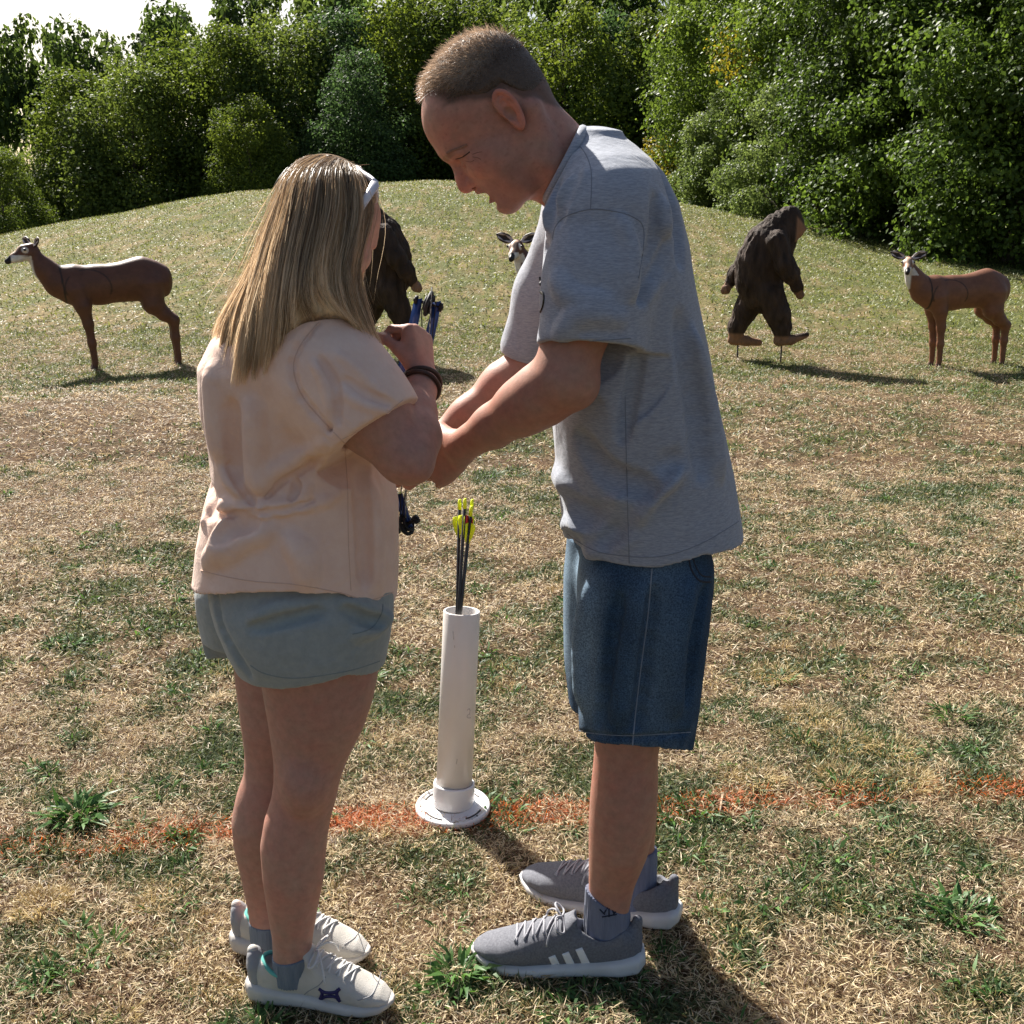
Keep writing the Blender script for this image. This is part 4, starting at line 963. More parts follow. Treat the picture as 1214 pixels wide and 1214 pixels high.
# keep the sleeves' ends: slice planes limited to a ball round each sleeve mouth
def slc(fld, q, axis, rad, keepfar):
    n = unit(axis); q = np.array(q, dtype=float)
    def fn(X, Y, Z):
        a = (X - q[0]) * n[0] + (Y - q[1]) * n[1] + (Z - q[2]) * n[2]; d = np.sqrt((X - q[0]) ** 2 + (Y - q[1]) ** 2 + (Z - q[2]) ** 2)
        return np.maximum(np.maximum(-a, d - rad), Y - keepfar if keepfar < 1.9 else keepfar - Y)
    fld.op(fn, q - rad, q + rad, .002, "sub")
ax1 = px3(700, 412, 1.665) - px3(705, 340, 1.69)
slc(s, px3(700, 411, 1.665), ax1, .15, 1.70)
s.path([px3(700, 418, 1.662), px3(703, 385, 1.675)], [.076, .060], .003, "sub", sq=((0, 1, 0), .86))
ax2 = px3(628, 410, 2.085) - px3(645, 360, 2.07)
slc(s, px3(625, 424, 2.085), ax2 * .6 + np.array((0, 0, -.02)), .13, 2.03)
s.disp(lambda x, y, z: .0035 * fbm3(x * 6, y * 6, z * 3.2, 4) + .0016 * fbm3(x * 17, y * 17, z * 9, 8))
y0, y1 = 1.5, 2.15
ridges(s, [[(778, 236), (776, 285), (757, 345)], [(800, 270), (783, 318), (757, 354)], [(786, 205), (800, 250), (806, 310)]], y0, y1, .006, .0045, .022, "sub")
ridges(s, [[(787, 240), (786, 300), (765, 352)], [(669, 196), (653, 240), (652, 285)], [(690, 205), (672, 232), (668, 258)], [(735, 262), (748, 300), (748, 350)]], y0, y1, .006, .0015, .02)
ridges(s, [[(660, 215), (648, 262), (646, 300)], [(684, 200), (664, 240), (660, 262)], [(757, 420), (748, 470), (738, 520)]], y0, y1, .005, .0035, .018, "sub")
ridges(s, [[(670, 622), (700, 632), (745, 612)], [(700, 655), (735, 600), (790, 562)], [(735, 640), (765, 590), (800, 560)], [(660, 560), (680, 590), (690, 640)], [(820, 400), (838, 480), (852, 560)]], y0, y1, .008, .004, .03)
ridges(s, [[(672, 640), (700, 645), (750, 628)], [(720, 640), (755, 590), (800, 545)], [(690, 520), (720, 560), (770, 580)], [(806, 380), (822, 470), (832, 560)], [(665, 590), (690, 612), (720, 608)]], y0, y1, .007, .003, .03, "sub")
ridges(s, [[(660, 330), (680, 355), (720, 360)], [(665, 395), (690, 375), (735, 378)]], y0, y1, .005, .003, .025)
# neck opening
cn = px3(669, 196, 1.862); c1 = unit(px3(648, 234, 1.86) - px3(690, 154, 1.86)); nn = unit(np.cross(c1, (0, 1, 0))); nn = nn if nn[0] < 0 else -nn
s.op(lambda X, Y, Z: np.minimum((X - cn[0]) * nn[0] + (Y - cn[1]) * nn[1] + (Z - cn[2]) * nn[2], 1.0) + 0 * X, px3(600, 260, 1.6), px3(720, 130, 2.1) + np.array((0, .05, 0)), 0, "int")
V, F = s.mesh(); shirt = mesh_np("t_shirt", V, F, m_grey, man)
th_ = np.linspace(0, 2 * math.pi, 49)[:-1]; a_ = np.linalg.norm(px3(648, 234, 1.86) - px3(690, 154, 1.86)) / 2 + .002
ring = [cn + c1 * a_ * math.cos(t) + np.array((0, 1, 0)) * .084 * math.sin(t) + nn * .0005 for t in th_]
V, F = tube_np(ring, .0085, 10, True); mesh_np("collar", V, clean(F), m_grey, shirt)
stroke("seam", s, [(655, 284), (659, 268), (672, 256), (701, 248), (731, 251), (752, 258), (762, 268), (763, 290), (757, 330)], .0009, m_grey_d, shirt, y0, y1, 60)
stroke("seam", s, [(682, 168), (694, 182), (701, 205), (700, 249)], .0008, m_grey_d, shirt, y0, y1, 40)
stroke("seam", s, [(741, 470), (742, 520), (744, 600), (746, 668)], .0009, m_grey_d, shirt, y0, y1, 40)
stroke("seam", s, [(673, 633), (695, 648), (722, 657), (780, 660), (830, 645), (876, 618)], .0008, m_grey_d, shirt, y0, y1, 60)
stroke("seam", s, [(648, 406), (690, 405), (748, 401)], .0008, m_grey_d, shirt, y0, y1, 40)
stroke("chest_print", s, [(641, 346), (645, 350), (644, 362), (641, 370)], .0022, m_black, shirt, 1.6, 2.1, 12)
stroke("chest_print", s, [(640, 328), (641, 338)], .002, m_black, shirt, 1.6, 2.1, 6)
# ---- denim shorts
m_denim, nt, b = new_mat("washed_denim")
tc = N(nt, "ShaderNodeTexCoord"); nz = N(nt, "ShaderNodeTexNoise", Scale=9.0, Detail=5.0); nt.links.new(tc.outputs["Object"], nz.inputs["Vector"])
at = N(nt, "ShaderNodeAttribute", attribute_name="Col")
n3 = N(nt, "ShaderNodeTexNoise", Scale=420.0, Detail=3.0); nt.links.new(tc.outputs["Object"], n3.inputs["Vector"]); r = ramp(nt, [(0.35, (.6, .6, .62)), (0.65, (1.5, 1.5, 1.45))], n3.outputs["Fac"])
r0 = ramp(nt, [(0.3, (.8, .8, .8)), (0.7, (1.25, 1.25, 1.2))], nz.outputs["Fac"])
mx = N(nt, "ShaderNodeMix", data_type='RGBA', blend_type='MULTIPLY'); mx.inputs["Factor"].default_value = 1; nt.links.new(at.outputs["Color"], mx.inputs[6]); nt.links.new(r.outputs[0], mx.inputs[7])
mx2 = N(nt, "ShaderNodeMix", data_type='RGBA', blend_type='MULTIPLY'); mx2.inputs["Factor"].default_value = 1; nt.links.new(mx.outputs[2], mx2.inputs[6]); nt.links.new(r0.outputs[0], mx2.inputs[7])
nt.links.new(mx2.outputs[2], b.inputs["Base Color"]); b.inputs["Roughness"].default_value = .9; b.inputs["Specular IOR Level"].default_value = .15
bp = N(nt, "ShaderNodeBump", Strength=.5, Distance=.0015); nt.links.new(n3.outputs["Fac"], bp.inputs["Height"]); nt.links.new(bp.outputs[0], b.inputs["Normal"])
m_stitch = simple_mat("denim_stitch", (.24, .28, .34), rough=.9); m_stitch2 = simple_mat("pocket_stitch", (.03, .035, .05), rough=.9)
s = Field((.04, 1.62, .44), (.44, 2.12, .96), .0034)
z, c, r = rows([(585, 696, 832), (640, 690, 838), (680, 682, 844), (720, 686, 842)], MY); s.stack(z, c, MY, r, [.11, .12, .14, .13], .02)
z, c, r = rows([(640, 706, 836), (670, 688, 846), (720, 685, 842), (760, 684, 838), (800, 684, 832), (840, 685, 827), (878, 686, 822), (900, 686, 821)], 1.79); s.stack(z, c, [1.80, 1.79, 1.785, 1.785, 1.785, 1.785, 1.785, 1.785], r, [.10, .105, .105, .103, .10, .099, .098, .098], .03, pw=2.2)
z, c, r = rows([(632, 672, 820), (680, 668, 824), (740, 668, 820), (780, 669, 816), (826, 674, 806), (846, 676, 804)], 1.95); s.stack(z, c, 1.945, r, [.10, .10, .098, .096, .094, .094], .012, pw=2.2)
za = px3(752, 885, 1.69)[2]; zl = px3(684, 866, 1.785)[2]; zr_ = px3(820, 884, 1.785)[2]; zf = px3(676, 829, 1.945)[2]
xl, xr = px3(684, 866, 1.785)[0], px3(820, 884, 1.785)[0]
hq = [(684, 867), (692, 876), (705, 882), (725, 885), (752, 886), (780, 885), (800, 885), (812, 884), (819, 883)]; hq = [P(a_, b_, 1.785 - .100 * math.sqrt(max(0, 1 - ((a_ - 752) / 68) ** 2))) for a_, b_ in hq]; hemX = [q[0] for q in hq]; hemZ = [q[2] for q in hq]
def shem(X, Y, Z): 
    near_ = np.interp(X, hemX, hemZ).astype(np.float32) + (Y - 1.69) * .0
    return np.where(Y < 1.872, near_, zf - .01) - Z
s.op(shem, s.lo, s.lo + s.n * s.res, 0, "int")
s.disp(lambda x, y, z: .004 * fbm3(x * 8, y * 8, z * 4, 14) + .0018 * noise3(x * 30, y * 30, z * 6, 3) * sstep(.60, .50, z) + .0022 * noise3(x * 70, y * 70, z * 12, 6) * sstep(.012, .0, np.abs(z - za - .028)))
ridges(s, [[(700, 700), (690, 760), (690, 830)], [(760, 700), (745, 780), (735, 850)], [(815, 700), (800, 770), (800, 840)]], 1.55, 2.1, .007, .004, .03)
ridges(s, [[(688, 868), (745, 875), (818, 868)]], 1.55, 2.1, .0035, .0018, .008, "sub")
ridges(s, [[(775, 700), (765, 780), (755, 860)], [(735, 710), (722, 780), (712, 860)], [(835, 700), (822, 760), (815, 830)]], 1.55, 2.1, .005, .0035, .02, "sub")
cx0 = px3(752, 900, 1.785); s.path([cx0 + np.array((0, 0, .035)), cx0], [.080, .084], .003, "sub", sq=((0, 1, 0), .98))
V, F = s.mesh()
fx = np.array([px3(684, q, 1.785)[0] for q in (660, 880)]).mean(); d_ = V[:, 0] - fx
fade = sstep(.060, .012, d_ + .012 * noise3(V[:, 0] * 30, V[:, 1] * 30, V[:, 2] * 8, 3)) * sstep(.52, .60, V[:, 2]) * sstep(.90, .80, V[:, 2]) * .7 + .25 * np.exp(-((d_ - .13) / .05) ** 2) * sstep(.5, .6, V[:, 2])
hemw = sstep(.03, .022, V[:, 2] - za) * sstep(.0, .5, noise3(V[:, 0] * 80, V[:, 1] * 80, V[:, 2] * 14, 5) + .2)
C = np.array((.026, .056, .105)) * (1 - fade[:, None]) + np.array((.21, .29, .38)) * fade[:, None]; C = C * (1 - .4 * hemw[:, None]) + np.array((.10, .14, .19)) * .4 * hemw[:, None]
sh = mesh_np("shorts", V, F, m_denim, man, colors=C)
stroke("seam", s, [(773, 674), (768, 730), (760, 790), (753, 850), (750, 884)], .0013, m_stitch, sh, 1.55, 2.1, 60)
stroke("seam", s, [(686, 866), (700, 869), (745, 872), (819, 868)], .0009, m_stitch, sh, 1.55, 2.1, 60)
stroke("pocket_edge", s, [(816, 660), (820, 676), (829, 688), (842, 690)], .0018, m_stitch2, sh, 1.55, 2.1, 24)
stroke("pocket_edge", s, [(820, 658), (825, 672), (832, 682), (843, 684)], .0014, m_stitch2, sh, 1.55, 2.1, 24)
# ---- socks and sneakers
m_sock = simple_mat("grey_sock", (.13, .15, .22), (.18, .20, .28), 120, .95, .8, 500, stretch=(1, 1, .15), sheen=.2)
m_navy = simple_mat("navy_print", (.01, .015, .035), rough=.8)
m_mesh = simple_mat("grey_shoe_mesh", (.12, .125, .145), (.19, .195, .22), 260, .85, .7, 900)
m_sole = simple_mat("white_foam_sole", (.62, .62, .62), (.50, .49, .47), 14, .55, .3, 60)
m_lace = simple_mat("grey_lace", (.42, .42, .45), (.30, .30, .33), 300, .9, .5, 900)
m_white = simple_mat("white_stripe", (.78, .78, .80), rough=.5)
def sock(R, Y, ry, cut, nm="sock", par=None, mat=None):
    z, c, r = rows(R, Y); A = np.array((c.min() - .09, Y - .09, z.min() - .01)); B = np.array((c.max() + .09, Y + .09, z.max() + .01)); g = Field(A, B, .0025)
    g.stack(z, c, Y, r, np.minimum(r * .97, .036), .005); zc = [P(*cut[0], Y)[2], P(*cut[1], Y)[2]]; xc_ = [P(*cut[0], Y)[0], P(*cut[1], Y)[0]]
    g.op(lambda X, Y_, Z: Z - np.interp(X, xc_, zc).astype(np.float32) + 0 * Y_, g.lo, g.lo + g.n * g.res, 0, "int")
    g.disp(lambda x, y, z: .0009 * np.sin(np.arctan2(y - Y, x - c.mean()) * 46), .01)
    V, F = g.mesh(); return mesh_np(nm, V, F, mat or m_sock, par), g
so1, sg1 = sock([(1030, 696, 756), (1050, 694, 752), (1075, 693, 747), (1100, 692, 747), (1125, 692, 745)], 1.785, 0, [(690, 1050), (746, 1078)], par=man)
so2, sg2 = sock([(990, 721, 779), (1020, 724, 779), (1050, 726, 778), (1072, 728, 776)], 1.935, 0, [(716, 1006), (778, 1006)], par=man)
for q in ([(716, 1083), (722, 1075), (728, 1083)], [(722, 1087), (722, 1073)], [(717, 1084), (711, 1078)], [(727, 1084), (734, 1077)], [(714, 1087), (731, 1084)]): stroke("sock_emblem", sg1, q, .0016, m_navy, so1, 1.6, 1.9, 10)
stroke("sock_emblem", sg2, [(753, 1029), (760, 1028)], .0016, m_navy, so2, 1.7, 2.0, 6)
def put_shoe(tip, heel, Lfac, parent, m_up, m_so, high=0.0):
    tip = np.array(tip); heel = np.array(heel); d = tip - heel; L = np.linalg.norm(d); k = L / .31; o = heel + d * (.117 / .322); o[2] = 0.006
    M = frame_mat(o, d * np.array((1, 1, 0)), (0, 0, 1)); fu, fs = shoe_field(M, L, high=high)
    V, F = fu.mesh(); sh_ = mesh_np("shoe", V, F, m_up, parent); V, F = fs.mesh(); sl_ = mesh_np("sole", V, F, m_so, sh_)
    return sh_, fu, fs, M, k
def laces(fu, M, k, parent, mat, bow=True, n=5):
    L_ = []
    def top(x, y):
        zs = np.linspace(.14, .02, 120); p = np.stack([np.full(120, x), np.full(120, y), zs], 1); v = fu.val(p); j = np.nonzero(v < 0)[0]; return np.array((x, y, zs[j[0]] if len(j) else .06))
    for i in range(n):
        x = (.045 + .020 * i) * k; q = [top(x + .006 * math.sin(i), y) + np.array((0, 0, .0012)) for y in np.linspace(-.026 * k, .026 * k, 9)]; L_.append((q, .0024))
        if i < n - 1: q = [top(x + .02 * k * t, (-.024 + .048 * t) * k) + np.array((0, 0, .0028)) for t in np.linspace(0, 1, 9)]; L_.append((q, .002))
    L_ = [([xf(M, p) for p in q], r) for q, r in L_]
    if bow:
        c = top(.036 * k, 0) + np.array((0, 0, .006))
        for sgn in (-1, 1):
            q = catmull([c, c + (.012, sgn * .018, .010), c + (.010, sgn * .042, .000), c + (-.004, sgn * .034, -.010), c], 16); L_.append(([xf(M, p) for p in q], .0022))
            q = catmull([c, c + (.014, sgn * .020, .002), c + (.026, sgn * .040, -.016), c + (.030, sgn * .046, -.034)], 10); L_.append(([xf(M, p) for p in q], .002))
    return tubes("lace", mat, parent, L_, 6)
g1a, g1b = GP(565, 1158), GP(757, 1158)
sh1, fu1, fs1, M1, k1 = put_shoe((g1a[0], 1.785, 0), (g1b[0] + .004, 1.775, 0), 1, man, m_mesh, m_sole, .004)
laces(fu1, M1, k1, sh1, m_lace)
for i, (a, b_) in enumerate([(650, 1135), (666, 1131), (682, 1126)]):
    decal("stripe", fu1, [(a, b_), (a + 8, b_ - 3), (a + 19, b_ + 19), (a + 10, b_ + 22)], m_white, sh1, 1.6, 1.9, 5, 8, lift=.0012)
g2a, g2b = GP(628, 1070), GP(800, 1095)
sh2, fu2, fs2, M2, k2 = put_shoe((g2a[0] - .012, 2.025, 0), (g2b[0] + .0, 1.905, 0), 1, man, m_mesh, m_sole, .004)
laces(fu2, M2, k2, sh2, m_lace, True)
# ------------------------------------------------------------------ the woman
WY = 1.74
SKIN_W = (0.45, 0.235, 0.180)
wom = empty("person", (-.28, 1.72, 0), "woman with long blonde hair in peach t-shirt and grey green shorts raising her right hand", "person", "people preparing to shoot")
f = Field((-.56, 1.45, 0.02), (.0, 2.12, 1.45), .0042)
bilin_rows(f, [(370, 315, 395), (400, 285, 405), (450, 275, 425), (520, 285, 435), (600, 275, 440), (680, 265, 440), (740, 270, 440)], WY, [.05, .10, .115, .11, .11, .12, .12], .04)
z, c, r = rows([(700, 280, 440), (760, 300, 450), (800, 310, 448), (830, 315, 442), (860, 320, 432), (900, 325, 412), (925, 325, 403), (945, 322, 399), (970, 314, 392), (1000, 309, 387), (1040, 312, 384), (1080, 318, 376), (1110, 323, 371), (1135, 324, 368), (1150, 326, 366)], 1.69)
f.stack(z, c, 1.69, r, np.where(z < .14, np.minimum(r * .92, .036), r * .92), .02)
f.ell(P(362, 930, 1.645), (.034, .03, .05), .03)
z, c, r = rows([(700, 250, 400), (775, 277, 405), (810, 281, 402), (850, 286, 396), (890, 291, 378), (915, 290, 370), (940, 281, 366), (970, 275, 360), (1000, 278, 352), (1045, 288, 345), (1080, 295, 343), (1110, 297, 343)], 1.81)
f.stack(z, c, 1.81, r, np.where(z < .14, np.minimum(r * .92, .034), r * .92), .02)
# raised right arm
S1, E1, W1 = P(388, 430, 1.60), P(481, 540, 1.565), P(502, 444, 1.73)
f.path([S1, S1 * .45 + E1 * .55, E1], [.062, .056, .043], .025)
f.path([E1, E1 * .78 + W1 * .22 + np.array((.006, 0, 0)), E1 * .5 + W1 * .5, E1 * .2 + W1 * .8, W1], [.042, .041, .033, .0245, .0215], .014)
f.path([P(497, 497, 1.52), P(503, 512, 1.515), P(508, 526, 1.515)], .004, .012, 'sub')
f.cone(P(478, 538, 1.56), P(496, 556, 1.545), .03, .016, .02)
tipsw = hand(f, W1, (-.16, .32, .82), (-.80, .42, -.20), 1, ((1.25, .75, .35), (1.5, 1.45, .8), (1.55, 1.5, .9), (1.55, 1.5, .9)), .80, ((.85, .45, .35), (.75, .10, .65), (.55, -.1, .85)), .03)
# far left arm reaching down to the grip
S2, E2, W2_ = P(395, 425, 1.90), P(425, 528, 2.02), P(456, 556, 2.01)
f.path([S2, E2], [.055, .044], .03); f.path([E2, W2_], [.040, .026], .03)
hand(f, W2_, unit(P(480, 545, 1.985) - W2_), (.3, -.8, -.2), -1, (.7, 1.1, .8), .9, ((.6, .5, .5), (.6, .1, .7)))
V, F = f.mesh(); parts = [(V, F)]; Cc = [skin_col(V, SKIN_W, seed=13)]
knee = np.exp(-(((V[:, 2] - .42) / .05) ** 2)) * (V[:, 2] < .6); mixin(Cc[0], knee * .25, (.52, .24, .17))
HW = frame_mat(P(377, 270, 1.74), (.50, .74, -.44), (.25, .37, .9)); HW[:3, :3] *= .86
hf = head_field(HW, res=.0028, female=True); V, F = hf.mesh(); c_ = skin_col(V, (.50, .26, .18), seed=15); parts.append((V, F)); Cc.append(c_)
V, F = join(parts); mesh_np("body", V, F, m_skin, wom, colors=np.concatenate(Cc))
# ---- peach t-shirt
m_peach = fabric("peach_cotton", (0.83, 0.575, 0.45), (0.89, 0.65, 0.525), 1500, 40, stretch=(.6, .6, .6), wr=(8, .45), sheen=.15)
m_peach_d = simple_mat("peach_seam", (0.70, 0.47, 0.36), rough=.9)
s = Field((-.56, 1.40, .765), (-.02, 2.08, 1.46), .0034)
R = [(352, 330, 372), (364, 306, 392), (378, 284, 402), (398, 258, 412), (430, 243, 426), (480, 246, 442), (530, 255, 452), (562, 256, 464), (600, 246, 471), (640, 238, 472), (680, 234, 471), (730, 232, 469)]
z, c, r = rows(R, WY); s.stack(z, c, WY, r, [.07, .115, .145, .16, .17, .17, .165, .165, .17, .178, .185, .19], .03, pw=2.25)
s.path([P(368, 410, 1.62), P(398, 450, 1.595), P(434, 498, 1.575), P(450, 524, 1.572)], [.075, .0745, .069, .070], .055)
s.path([P(360, 405, 1.86), P(410, 470, 1.93)], [.075, .07], .03)
ax = P(444, 507, 1.575) - P(398, 440, 1.60); qh = P(445, 507, 1.575)
def slc2(fld, q, axis, rad, ylim):
    n = unit(axis); q = np.array(q, dtype=float)
    def fn(X, Y, Z):
        a = (X - q[0]) * n[0] + (Y - q[1]) * n[1] + (Z - q[2]) * n[2]; d = np.sqrt((X - q[0]) ** 2 + (Y - q[1]) ** 2 + (Z - q[2]) ** 2)
        return np.maximum(np.maximum(-a, d - rad), Y - ylim)
    fld.op(fn, q - rad, q + rad, .002, "sub")
slc2(s, qh, ax, .12, 1.66)
s.path([qh + ax * .3, qh - unit(ax) * .03], [.066, .052], .003, "sub")
hx = [(236, 683, 1.74), (262, 690, 1.64), (292, 695, 1.60), (350, 700, 1.57), (400, 709, 1.565), (437, 718, 1.605), (455, 716, 1.655), (463, 713, 1.69), (470, 708, 1.74)]
hp = np.array([P(*q) for q in hx]); back_ = hp[0][2] * .5 + hp[-1][2] * .5
s.op(lambda X, Y, Z: np.interp(X, hp[:, 0], hp[:, 2]).astype(np.float32) + np.maximum(0, Y - 1.74) * .15 - Z, s.lo, s.lo + s.n * s.res, 0, "int")
s.ell((-.37, 1.74, .80), (.115, .115, .06), .004, "sub")
s.disp(lambda x, y, z: .0040 * fbm3(x * 6, y * 6, z * 4.5, 24) + .0022 * fbm3(x * 15, y * 15, z * 10, 28))
y0, y1 = 1.42, 2.0
ridges(s, [[(241, 619), (262, 600), (290, 600), (333, 598), (357, 590), (364, 575)], [(249, 655), (262, 632), (285, 612), (310, 607), (345, 602), (378, 597), (400, 586)], [(262, 552), (275, 572), (290, 585)], [(308, 580), (322, 562), (345, 548), (385, 525)]], y0, y1, .0070, .0012, .014)
ridges(s, [[(243, 612), (262, 612), (300, 608), (335, 605), (372, 594)], [(268, 545), (284, 575), (302, 598)], [(315, 590), (335, 570), (360, 556), (395, 535)], [(252, 640), (270, 615), (290, 606)], [(345, 592), (352, 580), (350, 570)]], y0, y1, .0042, .0045, .008, "sub")
ridges(s, [[(250, 440), (256, 500), (262, 540)], [(300, 480), (302, 540), (306, 575)], [(265, 662), (290, 640), (320, 628)], [(345, 640), (360, 660), (365, 690)], [(440, 580), (444, 640), (446, 700)], [(247, 668), (262, 645), (272, 625)]], y0, y1, .007, .002, .025)
ridges(s, [[(256, 640), (275, 625), (300, 622)], [(276, 480), (280, 530), (284, 560)], [(425, 560), (430, 620), (432, 690)], [(240, 560), (250, 590), (246, 610)]], y0, y1, .006, .004, .02, "sub")
ridges(s, [[(372, 430), (385, 455), (392, 490)], [(400, 420), (425, 440), (455, 470)], [(395, 460), (430, 480), (460, 488)]], 1.38, 1.9, .0035, .0018, .010)
ridges(s, [[(380, 425), (398, 455), (402, 500)], [(410, 450), (440, 470), (468, 480)]], 1.38, 1.9, .003, .0030, .010, "sub")
ridges(s, [[(376, 384), (356, 408), (347, 435), (356, 466), (378, 494), (410, 527)]], 1.38, 1.9, .0035, .0030, .010, "sub")
V, F = s.mesh(); ws = mesh_np("t_shirt", V, F, m_peach, wom)
stroke("seam", s, [(378, 382), (357, 408), (348, 435), (357, 467), (380, 496), (410, 527)], .0011, m_peach_d, ws, 1.38, 1.9, 50)
stroke("seam", s, [(405, 521), (445, 500), (478, 474)], .0008, m_peach_d, ws, 1.38, 1.9, 30)
stroke("seam", s, [(409, 534), (412, 580), (413, 640), (416, 700)], .0008, m_peach_d, ws, y0, y1, 40)
stroke("seam", s, [(238, 676), (265, 683), (300, 689), (350, 693), (400, 702), (437, 711), (466, 702)], .0009, m_peach_d, ws, y0, y1, 60)
# ---- shorts
m_wsh = fabric("grey_green_fleece", (0.285, 0.315, 0.30), (0.335, 0.362, 0.345), 1200, 70, wr=(9, .35), sheen=.3)
m_wsh_d = simple_mat("shorts_seam", (0.22, 0.26, 0.26), rough=.9)
s = Field((-.56, 1.46, .56), (-.05, 2.04, .98), .0034)
z, c, r = rows([(660, 252, 456), (690, 246, 464), (710, 250, 466), (735, 258, 466), (760, 270, 462), (790, 288, 456), (830, 300, 452)], 1.69); s.stack(z, c, [1.72, 1.71, 1.70, 1.695, 1.69, 1.69, 1.69], r, [.13, .145, .148, .145, .138, .125, .118], .02, pw=2.15)
z, c, r = rows([(660, 240, 420), (690, 233, 420), (715, 236, 420), (740, 242, 418), (765, 250, 414), (800, 262, 408)], 1.83); s.stack(z, c, 1.82, r, [.12, .13, .13, .125, .12, .11], .008, pw=2.15)
zn = [P(290, 790, 1.66)[2], P(310, 807, 1.60)[2], P(352, 813, 1.57)[2], P(410, 804, 1.57)[2], P(455, 790, 1.67)[2]]; xn = [P(290, 790, 1.66)[0], P(310, 807, 1.60)[0], P(352, 813, 1.57)[0], P(410, 804, 1.57)[0], P(455, 790, 1.67)[0]]
zfr = P(262, 764, 1.80)[2]
s.op(lambda X, Y, Z: np.where(Y < 1.765, np.interp(X, xn, zn).astype(np.float32), zfr - .012) + 0 * Z - Z, s.lo, s.lo + s.n * s.res, 0, "int")
s.disp(lambda x, y, z: .0035 * fbm3(x * 7, y * 7, z * 5, 34) + .0014 * fbm3(x * 18, y * 18, z * 14, 38))
ridges(s, [[(256, 700), (262, 740), (280, 775), (296, 800)]], 1.42, 2.0, .004, .004, .014, "sub")
ridges(s, [[(405, 715), (435, 722), (458, 735)], [(420, 752), (445, 745), (462, 728)], [(300, 735), (330, 720), (370, 716)]], 1.42, 2.0, .004, .003, .02)
ridges(s, [[(410, 722), (435, 735), (455, 738)], [(300, 745), (340, 735), (380, 725)]], 1.42, 2.0, .0025, .003, .018, "sub")
cb = P(378, 815, 1.69); s.path([cb + np.array((0, 0, .05)), cb], [.085, .105], .003, "sub", sq=((0, 1, 0), .98))
V, F = s.mesh(); wsh = mesh_np("shorts", V, F, m_wsh, wom)
stroke("seam", s, [(297, 789), (315, 799), (352, 804), (410, 796), (450, 784)], .0009, m_wsh_d, wsh, 1.42, 2.0, 40)
stroke("seam", s, [(418, 752), (440, 745), (452, 728), (454, 716)], .0009, m_wsh_d, wsh, 1.42, 2.0, 30)
# ---- hair: guides run from the crown over the head and down the back and the near shoulder
G = [
 [(424, 200, 1.71), (430, 214, 1.70), (440, 246, 1.67), (433, 275, 1.65), (423, 320, 1.63), (438, 378, 1.615), (463, 436, 1.60)],
 [(418, 196, 1.71), (424, 208, 1.66), (430, 245, 1.63), (424, 285, 1.60), (416, 330, 1.585), (430, 382, 1.58), (452, 420, 1.585)],
 [(410, 191, 1.715), (412, 203, 1.63), (415, 245, 1.60), (408, 290, 1.575), (403, 330, 1.56), (412, 368, 1.555), (436, 402, 1.565)],
 [(402, 188, 1.72), (394, 202, 1.61), (392, 245, 1.58), (383, 290, 1.555), (378, 325, 1.54), (384, 352, 1.535), (408, 380, 1.545)],
 [(393, 186, 1.725), (374, 203, 1.61), (366, 250, 1.57), (356, 300, 1.55), (350, 340, 1.53), (348, 368, 1.525), (352, 392, 1.53)],
 [(384, 184, 1.73), (360, 204, 1.62), (350, 250, 1.58), (338, 305, 1.555), (330, 360, 1.54), (324, 412, 1.54), (318, 440, 1.545)],
 [(376, 183.5, 1.735), (350, 205, 1.64), (338, 250, 1.60), (322, 310, 1.575), (310, 370, 1.56), (302, 425, 1.555), (298, 462, 1.56)],
 [(368, 184, 1.745), (342, 206, 1.67), (331, 250, 1.63), (312, 310, 1.60), (293, 370, 1.58), (284, 425, 1.575), (280, 466, 1.575)],
 [(361, 186, 1.755), (341, 212, 1.70), (326, 255, 1.67), (306, 312, 1.64), (280, 370, 1.61), (270, 415, 1.60), (266, 456, 1.60)],
 [(355, 189, 1.77), (340, 216, 1.74), (323, 262, 1.72), (303, 318, 1.69), (274, 372, 1.65), (263, 405, 1.635), (260, 436, 1.63)],
 [(354, 191, 1.79), (343, 218, 1.80), (326, 265, 1.79), (306, 320, 1.76), (280, 370, 1.71), (268, 395, 1.69), (262, 415, 1.67)],
 [(366, 188, 1.8), (355, 220, 1.84), (345, 270, 1.85), (335, 320, 1.83), (325, 370, 1.80), (320, 395, 1.78), (318, 410, 1.77)],
 [(384, 187, 1.8), (385, 222, 1.86), (385, 270, 1.87), (380, 330, 1.86), (375, 380, 1.84), (372, 405, 1.83), (370, 420, 1.82)],
 [(402, 191, 1.79), (412, 216, 1.83), (420, 255, 1.84), (418, 320, 1.84), (412, 380, 1.83), (410, 410, 1.82), (410, 430, 1.82)],
 [(416, 196, 1.76), (426, 214, 1.78), (437, 246, 1.79), (436, 285, 1.80), (426, 330, 1.80), (425, 380, 1.80), (425, 410, 1.79)]]
GW = np.array([[P(*q) for q in g_] for g_ in G])                        # guides, joints, xyz
NJ = 15
GC = np.array([catmull(g_, NJ) for g_ in GW])
